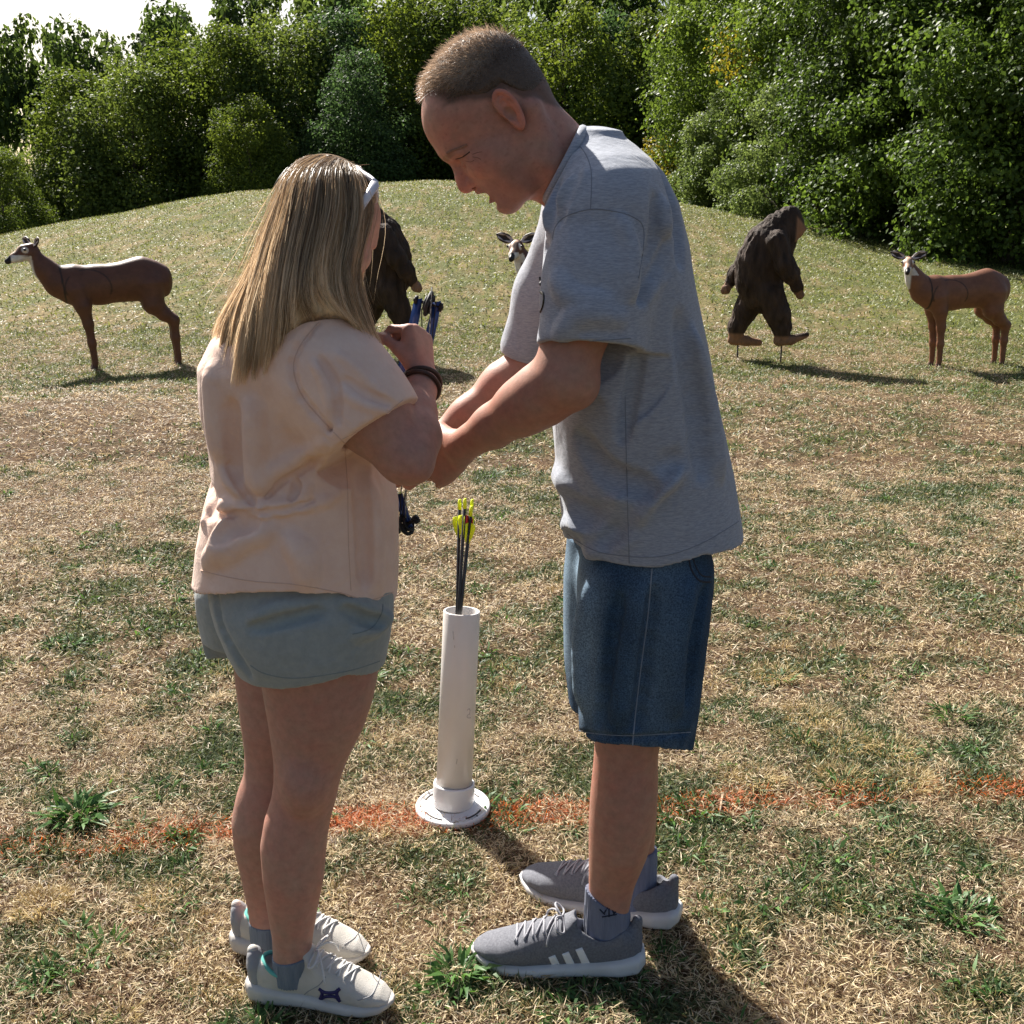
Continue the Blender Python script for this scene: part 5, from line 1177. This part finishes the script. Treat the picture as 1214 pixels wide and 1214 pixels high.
def guide(u, inward=0.0, t=None):
    """u in 0..len-1 -> polyline of NJ points"""
    i = np.clip(np.floor(u).astype(int), 0, len(G) - 2); fr = (u - i)[:, None, None]; q = lambda k: GC[np.clip(k, 0, len(G) - 1)]
    a, b_, c, d = q(i - 1), q(i), q(i + 1), q(i + 2)
    p = .5 * ((2 * b_) + (-a + c) * fr + (2 * a - 5 * b_ + 4 * c - d) * fr ** 2 + (-a + 3 * b_ - 3 * c + d) * fr ** 3)
    if np.any(inward):
        ctr = P(388, 262, 1.74) + np.zeros_like(p); tt = np.linspace(0, 1, NJ)[None, :, None]
        ctr[:, :, 2] = p[:, :, 2]; ctr[:, :, 0] -= .03 * tt[:, :, 0]
        dn = ctr - p; dn /= np.linalg.norm(dn, axis=2)[:, :, None] + 1e-6; p = p + dn * np.asarray(inward).reshape(-1, 1, 1)
    return p
us = np.linspace(0, len(G) - 1.001, 150); B0 = guide(us, .012)
for q_ in range(len(us)): B0[q_] = catmull(B0[q_], 60)[np.linspace(0, 54, NJ).astype(int)]; n_, m_ = B0.shape[:2]
lockn = noise2(us[:, None] * 5 + np.linspace(0, 1, NJ)[None] * .8, np.linspace(0, 1, NJ)[None] * 2 + 0 * us[:, None], 5) * .004
ctr = P(388, 262, 1.74); dn = B0 - ctr; dn[:, :, 2] = 0; dn /= np.linalg.norm(dn, axis=2)[:, :, None] + 1e-6
B1 = B0 + dn * lockn[:, :, None]; B2 = guide(us, .024)
tc_ = P(384, 184, 1.76)
V = np.concatenate([B1.reshape(-1, 3), B2.reshape(-1, 3)]); i = (np.arange(n_ - 1)[:, None] * m_ + np.arange(m_ - 1)[None]).ravel()
F1_ = np.stack([i, i + 1, i + m_ + 1, i + m_], 1); nb_ = n_ * m_; bot = np.arange(n_ - 1) * m_ + m_ - 1
F = np.concatenate([F1_, F1_[:, ::-1] + nb_, np.stack([bot, bot + nb_, bot + nb_ + m_, bot + m_], 1)])
m_hairw = attr_mat("blonde_hair_mass", .5, .35, .9, 160, stretch=(1, 1, .12), var=(.55, 1.35), bdist=.004, vscale=90)
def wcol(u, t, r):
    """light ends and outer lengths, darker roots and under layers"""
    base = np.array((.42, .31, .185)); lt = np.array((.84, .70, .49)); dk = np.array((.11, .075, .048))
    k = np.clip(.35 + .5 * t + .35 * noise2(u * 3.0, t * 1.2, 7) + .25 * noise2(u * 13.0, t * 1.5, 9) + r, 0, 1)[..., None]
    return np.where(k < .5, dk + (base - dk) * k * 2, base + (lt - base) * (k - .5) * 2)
tt = np.linspace(0, 1, NJ)[None] + 0 * us[:, None]; cb_ = wcol(us[:, None] + 0 * tt, tt, -.25).reshape(-1, 3)
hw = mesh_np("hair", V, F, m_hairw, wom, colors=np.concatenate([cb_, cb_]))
# crown cap closing the top of the head under the strands
m_cap = attr_mat('hair_under', .9, .1, .9, 160, stretch=(1, 1, .12), var=(.6, 1.2), bdist=.003, vscale=90)
cap = Field((-.115, -.10, -.06), (.13, .10, .15), .0028, HW); cap.ell((.012, 0, .047), (.099, .079, .092), .01)
cap.half((.085, 0, .03), (1, 0, -.75)); V, F = cap.mesh(); mesh_np("hair_crown", V, F, m_cap, hw, colors=np.tile(np.array((.17, .105, .055)), (len(V), 1)))
def hair_strands(n, seed, inmax, jit, rad, ulo=0.0, uhi=None, tmin=.85, flyaway=0.0, clump=.35):
    r = np.random.default_rng(seed); u = r.uniform(ulo, (uhi or len(G) - 1.01), n); lock = np.round(u * 9) / 9
    inn = r.uniform(-.002, inmax, n) ** 1; p = guide(u, inn); pl = guide(np.clip(lock, 0, len(G) - 1.01), inn); t = np.linspace(0, 1, NJ)
    w = (clump * t ** 1.5 * r.uniform(.2, 1.3, n)[:, None])[..., None]; p = p * (1 - w) + pl * w
    c_ = P(388, 262, 1.74); od = p - c_; od[:, :, 2] = 0; od /= np.linalg.norm(od, axis=2)[:, :, None] + 1e-6; p = p + od * ((.012) * noise2(lock[:, None] * 4.3 + 0 * t[None], t[None] * 2.2 + lock[:, None], 77) * np.sin(np.pi * np.clip(t, 0, .5))[None])[..., None]
    ph = r.uniform(0, 6.28, (n, 3)); fq = r.uniform(2, 6, (n, 3)); amp = jit * r.uniform(.2, 1.5, (n, 1))
    wob = np.stack([np.sin(ph[:, k:k + 1] + fq[:, k:k + 1] * t[None]) for k in range(3)], 2) * (amp * (0.15 + t[None]))[..., None]; p = p + wob * np.array((1, .7, .4))
    if flyaway:
        d = r.normal(0, 1, (n, 1, 3)) * np.array((1, .7, .8)) + np.array((0, 0, .5)); p = p + d * flyaway * (np.sin(np.pi * t) ** 1.2)[None, :, None] * r.uniform(.2, 1, (n, 1, 1))
    L = r.uniform(tmin, 1.0, n) * (1 - .17 * _h(np.round(u * 9), np.zeros(n), np.zeros(n), 4))
    # resample every strand to its own length
    q = np.empty_like(p); 
    for j in range(NJ):
        s_ = L * j; a = np.floor(s_ * .99999).astype(int); fr = (s_ - a)[:, None]; a = np.clip(a, 0, NJ - 2); q[:, j] = p[np.arange(n), a] * (1 - fr) + p[np.arange(n), a + 1] * fr
    p = q
    T = np.gradient(p, axis=1); vd = p - np.array((0, 0, CAM_H)) + r.normal(0, .8, (n, 1, 3)); sd = np.cross(T, vd); sd /= np.linalg.norm(sd, axis=2)[:, :, None] + 1e-9
    wd = rad * r.uniform(.6, 1.4, (n, 1)) * np.interp(t, [0, .08, .75, 1], [.6, 1, 1, .2])[None]
    A = p + sd * wd[..., None]; B = p - sd * wd[..., None]; V = np.stack([A, B], 2).reshape(-1, 3)
    i = np.arange(n)[:, None] * (2 * NJ); F = np.concatenate([i + np.array([[2 * j, 2 * j + 1, 2 * j + 3, 2 * j + 2]]) for j in range(NJ - 1)])
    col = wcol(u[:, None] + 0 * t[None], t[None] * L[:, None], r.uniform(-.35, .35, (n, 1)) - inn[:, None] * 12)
    return V, F, np.repeat(col.reshape(-1, 3), 2, 0)
PT = [hair_strands(15000, 1, .012, .0042, .00045, tmin=.70), hair_strands(3000, 2, .004, .006, .00035, tmin=.6), hair_strands(520, 3, .0, .012, .00026, tmin=.3, flyaway=.013, clump=.1), hair_strands(260, 6, .0, .010, .00026, tmin=.10, flyaway=.020, clump=.0), hair_strands(2600, 5, .006, .003, .00045, 4.8, 8.8, tmin=.93)]
V = []; F = []; C = []; n0 = 0
for v, ff, cc in PT: V.append(v); F.append(ff + n0); C.append(cc); n0 += len(v)
m_wstr = leaf_mat("blonde_strands", .42, .38, spec=.4)
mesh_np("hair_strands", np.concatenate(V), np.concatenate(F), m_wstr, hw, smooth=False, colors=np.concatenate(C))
# ---- bracelet
bc = W1 * .86 + E1 * .14; bn = unit(W1 - E1); b1_ = unit(np.cross(bn, (0, 1, 0))); b2_ = np.cross(bn, b1_); th_ = np.linspace(0, 2 * math.pi, 37)[:-1]
m_leather = simple_mat("dark_leather_cord", (.035, .018, .014), (.07, .035, .025), 90, .5, .5, 300)
for k, (o_, tl) in enumerate([(-.004, .10), (.006, -.12)]):
    ring = [bc + bn * (o_ + tl * .03 * math.cos(t)) + b1_ * .0305 * math.cos(t) + b2_ * .0315 * math.sin(t) for t in th_]
    V, F = tube_np(ring, .0038, 8, True); mesh_np("bracelet", V, clean(F), m_leather, wom)
# ---- socks and shoes
m_wsock = simple_mat("blue_grey_sock", (.13, .165, .21), (.18, .21, .26), 120, .95, .8, 500, stretch=(1, 1, .15), sheen=.2)
m_wshoe = simple_mat("off_white_knit", (.50, .47, .42), (.60, .57, .52), 22, .85, .6, 700); m_wsole = simple_mat("cream_sole", (.60, .57, .53), (.50, .46, .42), 12, .55, .3, 60)
m_wlace = simple_mat("white_lace", (.68, .67, .66), (.58, .57, .56), 300, .9, .5, 900); m_teal = simple_mat("teal_lining", (.12, .42, .37), rough=.9); m_ink = simple_mat("navy_emblem", (.025, .02, .10), rough=.6)
m_greyp = simple_mat("grey_heel_panel", (.33, .33, .34), (.28, .28, .29), 40, .8, .4)
ws1, wg1 = sock([(1120, 322, 372), (1140, 323, 371), (1160, 325, 369)], 1.69, 0, [(322, 1133), (376, 1125)], par=wom, mat=m_wsock)
ws2, wg2 = sock([(1078, 295, 344), (1100, 296, 344), (1115, 298, 343)], 1.81, 0, [(296, 1089), (344, 1089)], par=wom, mat=m_wsock)
def wshoe(tip, heel, low):
    sh_, fu, fs, M, k = put_shoe(tip, heel, 1, wom, m_wshoe, m_wsole, -.004)
    laces(fu, M, k, sh_, m_wlace, True, 5)
    # padded teal collar, grey heel cup, toe cap edge
    th = np.linspace(0, 2 * math.pi, 41)[:-1]; ring = []
    for t in th:
        x = (-.040 + .043 * math.cos(t)) * k; y = .0285 * k * math.sin(t)
        best = .079 + .010 * math.cos(t + math.pi) + .018 * max(0, math.cos(t)); pz = np.array([[x, y, q_] for q_ in np.linspace(.125, .05, 60)]); vv_ = fu.val(pz * np.array((1.0, 1.10, 1.0))); jj = np.nonzero(vv_ < 0)[0]; best = pz[jj[0], 2] if len(jj) else best; ring.append((x, y * 1.05, best))
    rg_ = np.array(ring); kz = np.array([.25, .5, .25]); 
    for _ in range(6): rg_[:, 2] = .25 * np.roll(rg_[:, 2], 1) + .5 * rg_[:, 2] + .25 * np.roll(rg_[:, 2], -1)
    V, F = tube_np(xf(M, rg_), .0040, 8, True); mesh_np("collar_lining", V, clean(F), m_teal, sh_)
    g = Field((-.13 * k, -.05, .035), (-.05 * k, .05, .12), .003, M); g.path([(-.095 * k, 0, .05), (-.100 * k, 0, .075), (-.106 * k, 0, .088)], [.027, .023, .014], .01, sq=((1, 0, 0), .62)); V, F = g.mesh(); mesh_np("heel_panel", V, F, m_greyp, sh_)
    return sh_, fu, fs, M, k
h1, t1 = GP(299, 1188), GP(466, 1180)
sA, fA, fsA, MA, kA = wshoe((t1[0], 1.665, 0), (h1[0] - .002, 1.700, 0), 0)
h2, t2 = GP(279, 1130), GP(438, 1125)
sB, fB, fsB, MB, kB = wshoe((t2[0], 1.80, 0), (h2[0], 1.835, 0), 0)
em = [[(378, 1172), (384, 1176), (391, 1177), (398, 1176), (403, 1172)], [(378, 1187), (384, 1182), (391, 1181), (398, 1182), (403, 1187)], [(380, 1173), (382, 1178), (379, 1185)], [(401, 1173), (399, 1178), (402, 1185)]]
for q in em: stroke("emblem", fA, q, .0034, m_ink, sA, 1.45, 1.85, 14, lift=.0006)
stroke("toe_seam", fA, [(424, 1186), (440, 1180), (448, 1165), (452, 1152)], .0010, m_greyp, sA, 1.45, 1.85, 20)
stroke("side_seam", fA, [(356, 1192), (362, 1178), (378, 1168), (386, 1158)], .0010, m_greyp, sA, 1.45, 1.85, 20)
stroke("toe_seam", fB, [(408, 1120), (420, 1112), (428, 1100)], .0010, m_greyp, sB, 1.6, 1.95, 20)
# ---- sunglasses pushed up on her hair (a thing of its own)
sg = empty("sunglasses", P(432, 228, 1.70), "white framed sunglasses pushed up on the woman's blonde hair", "sunglasses")
m_wfr = simple_mat("white_plastic", (.74, .72, .76), rough=.3, spec=.5); m_lens = simple_mat("dark_lens", (.03, .02, .022), rough=.12, spec=.6)
A, B, Cn, D = P(414, 256, 1.635), P(441, 224, 1.655), P(420, 207, 1.80), P(402, 214, 1.86)
tubes("temple", m_wfr, sg, [([P(419, 262, 1.618), P(431, 241, 1.628), P(445, 218, 1.645)], [.0038, .0058, .0072])], 8)
tubes("temple", m_wfr, sg, [([P(408, 236, 1.845), P(418, 215, 1.82)], [.003, .004])], 8)
q0, q1 = P(446, 217, 1.648), P(421, 199, 1.77)
fr = []; up_ = P(448, 244, 1.69) - q0
for j in (0, 1):
    a = q0 + (q1 - q0) * (.03 + .5 * j); b_ = q0 + (q1 - q0) * (.45 + .5 * j); lo_ = up_ * .95
    loop = catmull([a, (a + b_) / 2 + (0, 0, .002), b_, b_ + lo_ * .6, (a + b_) / 2 + lo_, a + lo_ * .75, a], 26)
    fr.append((loop, .0034)); lens = loop[:-1]; cl = lens.mean(0); nn_ = unit(np.cross(lens[0] - cl, lens[6] - cl)) * .0012
    n_ = len(lens); Vv = np.concatenate([lens + nn_, lens - nn_, [cl + nn_ * 2.5], [cl - nn_]]); i = np.arange(n_); k_ = (i + 1) % n_
    F3 = np.concatenate([np.stack([i, k_, i * 0 + 2 * n_], 1), np.stack([k_ + n_, i + n_, i * 0 + 2 * n_ + 1], 1)]); F4 = np.stack([i, i + n_, k_ + n_, k_], 1); mesh_np("lens", Vv, [F3, F4], m_lens, sg)
fr.append(([q0, (q0 + q1) / 2 + (0, 0, .001), q1], .0042)); tubes("frame", m_wfr, sg, fr, 8)

# ------------------------------------------------------------------ compound bow held between them
bow = empty("compound_bow", P(478, 560, 2.02), "blue compound bow with black cams held upright between the woman and the man", "bow")
m_blue = simple_mat("blue_anodised", (.008, .03, .14), (.014, .05, .20), 30, .3, spec=.6, metal=.3); m_blk = simple_mat("matt_black", (.010, .010, .012), rough=.6, spec=.25); m_cord = simple_mat("bowstring", (.03, .03, .035), (.4, .42, .4), 240, .8, stretch=(1, 1, 1))
TOPc, BOTc = P(508, 360, 2.10), P(478, 622, 1.96); GRp = P(474, 500, 2.03)
def flat_bar(name, mat, pts, w, th, wd, parent=bow):
    p = np.array(pts, dtype=float); T = np.gradient(p, axis=0); T /= np.linalg.norm(T, axis=1)[:, None]; wd = unit(wd); V = []
    for q, t, ww in zip(p, T, np.broadcast_to(w, (len(p),))):
        n = unit(np.cross(t, wd)); V += [q + wd * ww + n * th, q - wd * ww + n * th, q - wd * ww - n * th, q + wd * ww - n * th]
    F = [[4 * j + a, 4 * j + (a + 1) % 4, 4 * j + 4 + (a + 1) % 4, 4 * j + 4 + a] for j in range(len(p) - 1) for a in range(4)]; e_ = 4 * (len(p) - 1); F += [[3, 2, 1, 0], [e_, e_ + 1, e_ + 2, e_ + 3]]
    return mesh_np(name, np.array(V), np.array(F), mat, parent, smooth=False)
rs = catmull([P(495, 422, 2.10), P(482, 455, 2.075), P(472, 490, 2.05), P(465, 530, 2.02), P(462, 568, 1.99), P(463, 590, 1.975)], 14)
flat_bar("riser", m_blue, rs, [.010, .012, .010, .013, .010, .010, .012, .012, .010, .010, .012, .010, .012, .010], .006, (1, 0, .1))
wd = (.98, -.1, .2)
for o_ in (-.018, .018):
    off = np.array((o_, 0, o_ * -.15))
    flat_bar("limb", m_blue, np.array([P(485, 452, 2.08), P(495, 412, 2.095), P(503, 378, 2.10), P(507, 356, 2.10)]) + off, [.011, .0105, .0095, .008], .0035, wd)
    flat_bar("limb", m_blue, np.array([P(463, 585, 1.985), P(468, 600, 1.97), P(473, 614, 1.965), P(477, 624, 1.96)]) + off * .8, [.009, .0085, .0075, .006], .003, wd)
def cam_(c, ax, R, elong):
    ax = unit(ax); u = unit(np.cross(ax, (0, 1, 0.2))); v = np.cross(ax, u); t = np.linspace(0, 2 * math.pi, 33)[:-1]; L = []
    for k, (rr_, o2, ww) in enumerate([(R, 0, .0038), (R * .72, .006, .003), (R * .55, -.006, .003)]): L.append(([c + ax * o2 + (u * math.cos(a) * rr_ + v * math.sin(a) * rr_ * elong) for a in t], ww))
    cm = join([tube_np(p, r_, 8, True) for p, r_ in L]); o = mesh_np("cam", cm[0], clean(cm[1]), m_blk, bow)
    sp = [([c - u * R, c + u * R], .0032), ([c - v * R * elong, c + v * R * elong], .0032), ([c + (u + v * elong) * R * .7, c - (u + v * elong) * R * .7], .0028)]; tubes("cam_spoke", m_blk, o, sp, 6)
    tubes("axle", m_blk, bow, [([c - ax * .028, c - ax * .022], .009), ([c + ax * .022, c + ax * .028], .009), ([c - ax * .030, c + ax * .030], .0035)], 10)
cam_(TOPc, (.96, -.05, -.28), .021, 1.45); cam_(BOTc + np.array((.006, 0, 0)), (.75, -.3, .5), .018, 1.2)
tubes("string", m_cord, bow, [([P(512, 340, 2.09), P(505, 440, 2.02), P(484, 540, 1.97), P(481, 614, 1.955)], .0013)], 6, catn=20)
tubes("cable", m_blk, bow, [([P(517, 358, 2.09), P(508, 430, 2.05), P(487, 540, 1.98), P(477, 612, 1.955)], .0012), ([P(500, 366, 2.09), P(498, 430, 2.06), P(478, 560, 1.99), P(474, 612, 1.96)], .0012)], 6, catn=20)
tubes("grip", m_blk, bow, [([P(466, 520, 2.015), P(468, 560, 1.99)], .013)], 10)

# ------------------------------------------------------------------ arrow tube and arrows
tp, bs = P(547.5, 724, 2.40), GP(537, 962); bs[2] = 0.004
hold = empty("arrow_stand", (bs[0], bs[1], 0), "white plastic pipe on a round flange standing on the orange line, holding arrows", "arrow holder")
m_pvc = simple_mat("white_pvc", (.74, .71, .68), (.66, .62, .58), 7, .35, .12, 40, spec=.5); m_pvc2 = simple_mat("white_flange", (.78, .78, .79), (.66, .65, .64), 12, .3, .1, 30, spec=.5)
axT = tp - bs; LT = np.linalg.norm(axT); axT /= LT
MT = frame_mat(bs, np.cross((0, 1, 0), axT), axT)
def lathe(prof, m=48, M=MT):
    a = np.arange(m) * 2 * math.pi / m; V = np.concatenate([np.stack([r_ * np.cos(a), r_ * np.sin(a), np.full(m, z_)], 1) for r_, z_ in prof]); n = len(prof); F = []
    for j in range(n):
        j1 = (j + 1) % n; i = np.arange(m); k = (i + 1) % m; F.append(np.stack([j * m + i, j * m + k, j1 * m + k, j1 * m + i], 1))
    return xf(M, V), np.concatenate(F)
V, F = lathe([(.0445, .012), (.0445, LT - .0015), (.0435, LT), (.0395, LT), (.0385, LT - .0015), (.0385, .012)]); mesh_np("pipe", V, F, m_pvc, hold)
V, F = lathe([(.0500, .016), (.0515, .020), (.0515, .070), (.0505, .074), (.0450, .074), (.0450, .016)]); 
flz = MT.copy(); flz[:3, :3] = np.eye(3)
fl = mesh_np("collar", V, F, m_pvc2, hold)
V, F = lathe([(.046, .002), (.0905, .002), (.093, .005), (.093, .014), (.0905, .0175), (.086, .0175), (.085, .015), (.058, .015), (.054, .020), (.046, .020)], 64, flz); fo = mesh_np("flange", V, F, m_pvc2, hold)
for k in range(4):
    a0 = k * math.pi / 2 + .5; tubes("bolt_slot", m_dark, fo, [([xf(flz, (.073 * math.cos(t), .073 * math.sin(t), .0145)) for t in np.linspace(a0, a0 + .75, 9)], .0026)], 8)  # dark bars laid on the flange as the shade in open slots
for k in range(8):
    t = k * math.pi / 4 + .1; tubes("bolt_hole", m_dark, fo, [([xf(flz, (.080 * math.cos(t), .080 * math.sin(t), .0125)), xf(flz, (.080 * math.cos(t), .080 * math.sin(t), .0154))], .0026)], 8)  # dark plugs drawn as the shade inside the holes
m_smu = simple_mat("pipe_smudge", (.34, .31, .30), (.5, .47, .45), 160, .6)
ft = Field(np.minimum(bs, tp) - .06, np.maximum(bs, tp) + .06, .004); ft.cone(bs, tp, .0448, .0448, 0)
for q in ([(554, 842), (557, 840), (557, 846), (554, 848), (554, 851), (558, 851)], [(537, 748), (538, 758)], [(539, 765), (539, 768)], [(542, 900), (541, 906)]): stroke("smudge", ft, q, .0010, m_smu, hold, 2.2, 2.5, 8, lift=-.0004)
m_carbon = simple_mat("black_carbon", (.014, .013, .014), rough=.35, spec=.5); m_yel = simple_mat("neon_yellow", (.80, .90, .02), rough=.45); m_red = simple_mat("red_vane", (.55, .03, .03), rough=.5); m_pink = simple_mat("pale_orange_vane", (.85, .55, .42), rough=.5)
ar = [((545, 592), (-.020, .012), [m_yel, m_yel, m_yel], "leftmost black arrow in the white pipe with yellow vanes and yellow nock"),
      ((551.5, 591), (-.006, -.016), [m_red, m_yel, m_yel], "middle black arrow in the white pipe with a red vane between yellow ones"),
      ((560, 592), (.014, .012), [m_yel, m_red, m_yel], "rear right black arrow in the white pipe, partly hidden by the nearer one"),
      ((559, 600), (.006, -.006), [m_pink, m_yel, m_yel], "nearest black arrow in the white pipe with a pale orange vane, its yellow nock lowest")]
for (a, b_), (ox, oy), vm, lb in ar:
    nk = P(a, b_, 2.40 + oy * .8); ft_ = xf(MT, (ox * .9, oy * .9, .03)) + np.array((0, 0, 0)); dr = unit(ft_ - nk); LN = np.linalg.norm(ft_ - nk)
    # they lean together in the mouth of the pipe
    mid = xf(MT, (ox * .25 - .006, oy * .25 - .012, LT)); dr = unit(mid - nk); ft_ = nk + dr * .70
    e = empty("arrow", nk, lb, "arrow", "arrows in the white pipe"); tubes("shaft", m_carbon, e, [([nk + dr * .022, ft_], .0041)], 10)
    tubes("nock", m_yel, e, [([nk, nk + dr * .010, nk + dr * .024], [.0032, .0045, .0046])], 10); u = unit(np.cross(dr, (0, 1, 0))); v = np.cross(dr, u)
    for k, mt in enumerate(vm):
        an = k * 2.094 + a * .7 + (2.9 if k == 0 else 2.9); o = u * math.cos(an) + v * math.sin(an); s0 = nk + dr * .040; w_ = np.cross(dr, o) * .0007
        pr = [(0, .004), (.004, .015), (.014, .0165), (.035, .011), (.052, .004)]; Vv = []
        for z_, h_ in pr: Vv += [s0 + dr * z_ + w_, s0 + dr * z_ + o * h_ + w_ * .4, s0 + dr * z_ + o * h_ - w_ * .4, s0 + dr * z_ - w_]
        Fv = [[4 * j + q, 4 * j + (q + 1) % 4, 4 * j + 4 + (q + 1) % 4, 4 * j + 4 + q] for j in range(4) for q in range(4)] + [[3, 2, 1, 0], [16, 17, 18, 19]]
        mesh_np("vane", np.array(Vv), np.array(Fv), mt, e, smooth=False)

# ------------------------------------------------------------------ leafy weeds and bits lying on the lawn
m_weed = leaf_mat("weed_leaves", .45, .25, spec=.4)
def weed(px, py, n, r, L, W, label):
    b0 = GP(px, py); z = float(hgt(b0[0], b0[1])); e = empty("leafy_weed", (b0[0], b0[1], z), label, "plant", "leafy weeds in the dry lawn"); build_blades("leaves", [tuft(b0[0], b0[1], n, r, L, W), tuft(b0[0], b0[1], n // 2, r * .5, L * .8, W)], None, m_weed, e)
weed(92, 968, 150, .055, .075, .012, "large green plantain clump on the dry lawn left of the orange line's faded end")
weed(546, 1158, 110, .045, .065, .009, "green weed clump at the toe of the man's near sneaker")
weed(1130, 850, 90, .045, .06, .008, "green weed tuft on the dry lawn above the orange line at right")
weed(1140, 1085, 90, .06, .06, .009, "green weed patch on the lawn near the right edge, below the orange line")
m_twig = simple_mat("dry_twig", (.42, .33, .23), (.28, .20, .13), 60, .9, .5)
def twig(pp, r_, label):
    q = [GP(*p) for p in pp]; q = [np.array((p[0], p[1], float(hgt(p[0], p[1])) + .010)) for p in q]; e = empty("dry_twig", q[0], label, "twig", "twigs on the lawn"); tubes("stem", m_twig, e, [(q, [r_, r_ * .9, r_ * .5][:len(q)])], 7)
twig([(276, 1017), (262, 1023), (246, 1032)], .004, "pale dry twig lying beside the woman's far leg below the orange line")
twig([(857, 944), (855, 956), (853, 970)], .0035, "short upright pale twig crossing the orange line right of the man")
twig([(513, 632), (519, 645), (523, 657)], .004, "thin bent straw coloured twig lying left of the arrows")
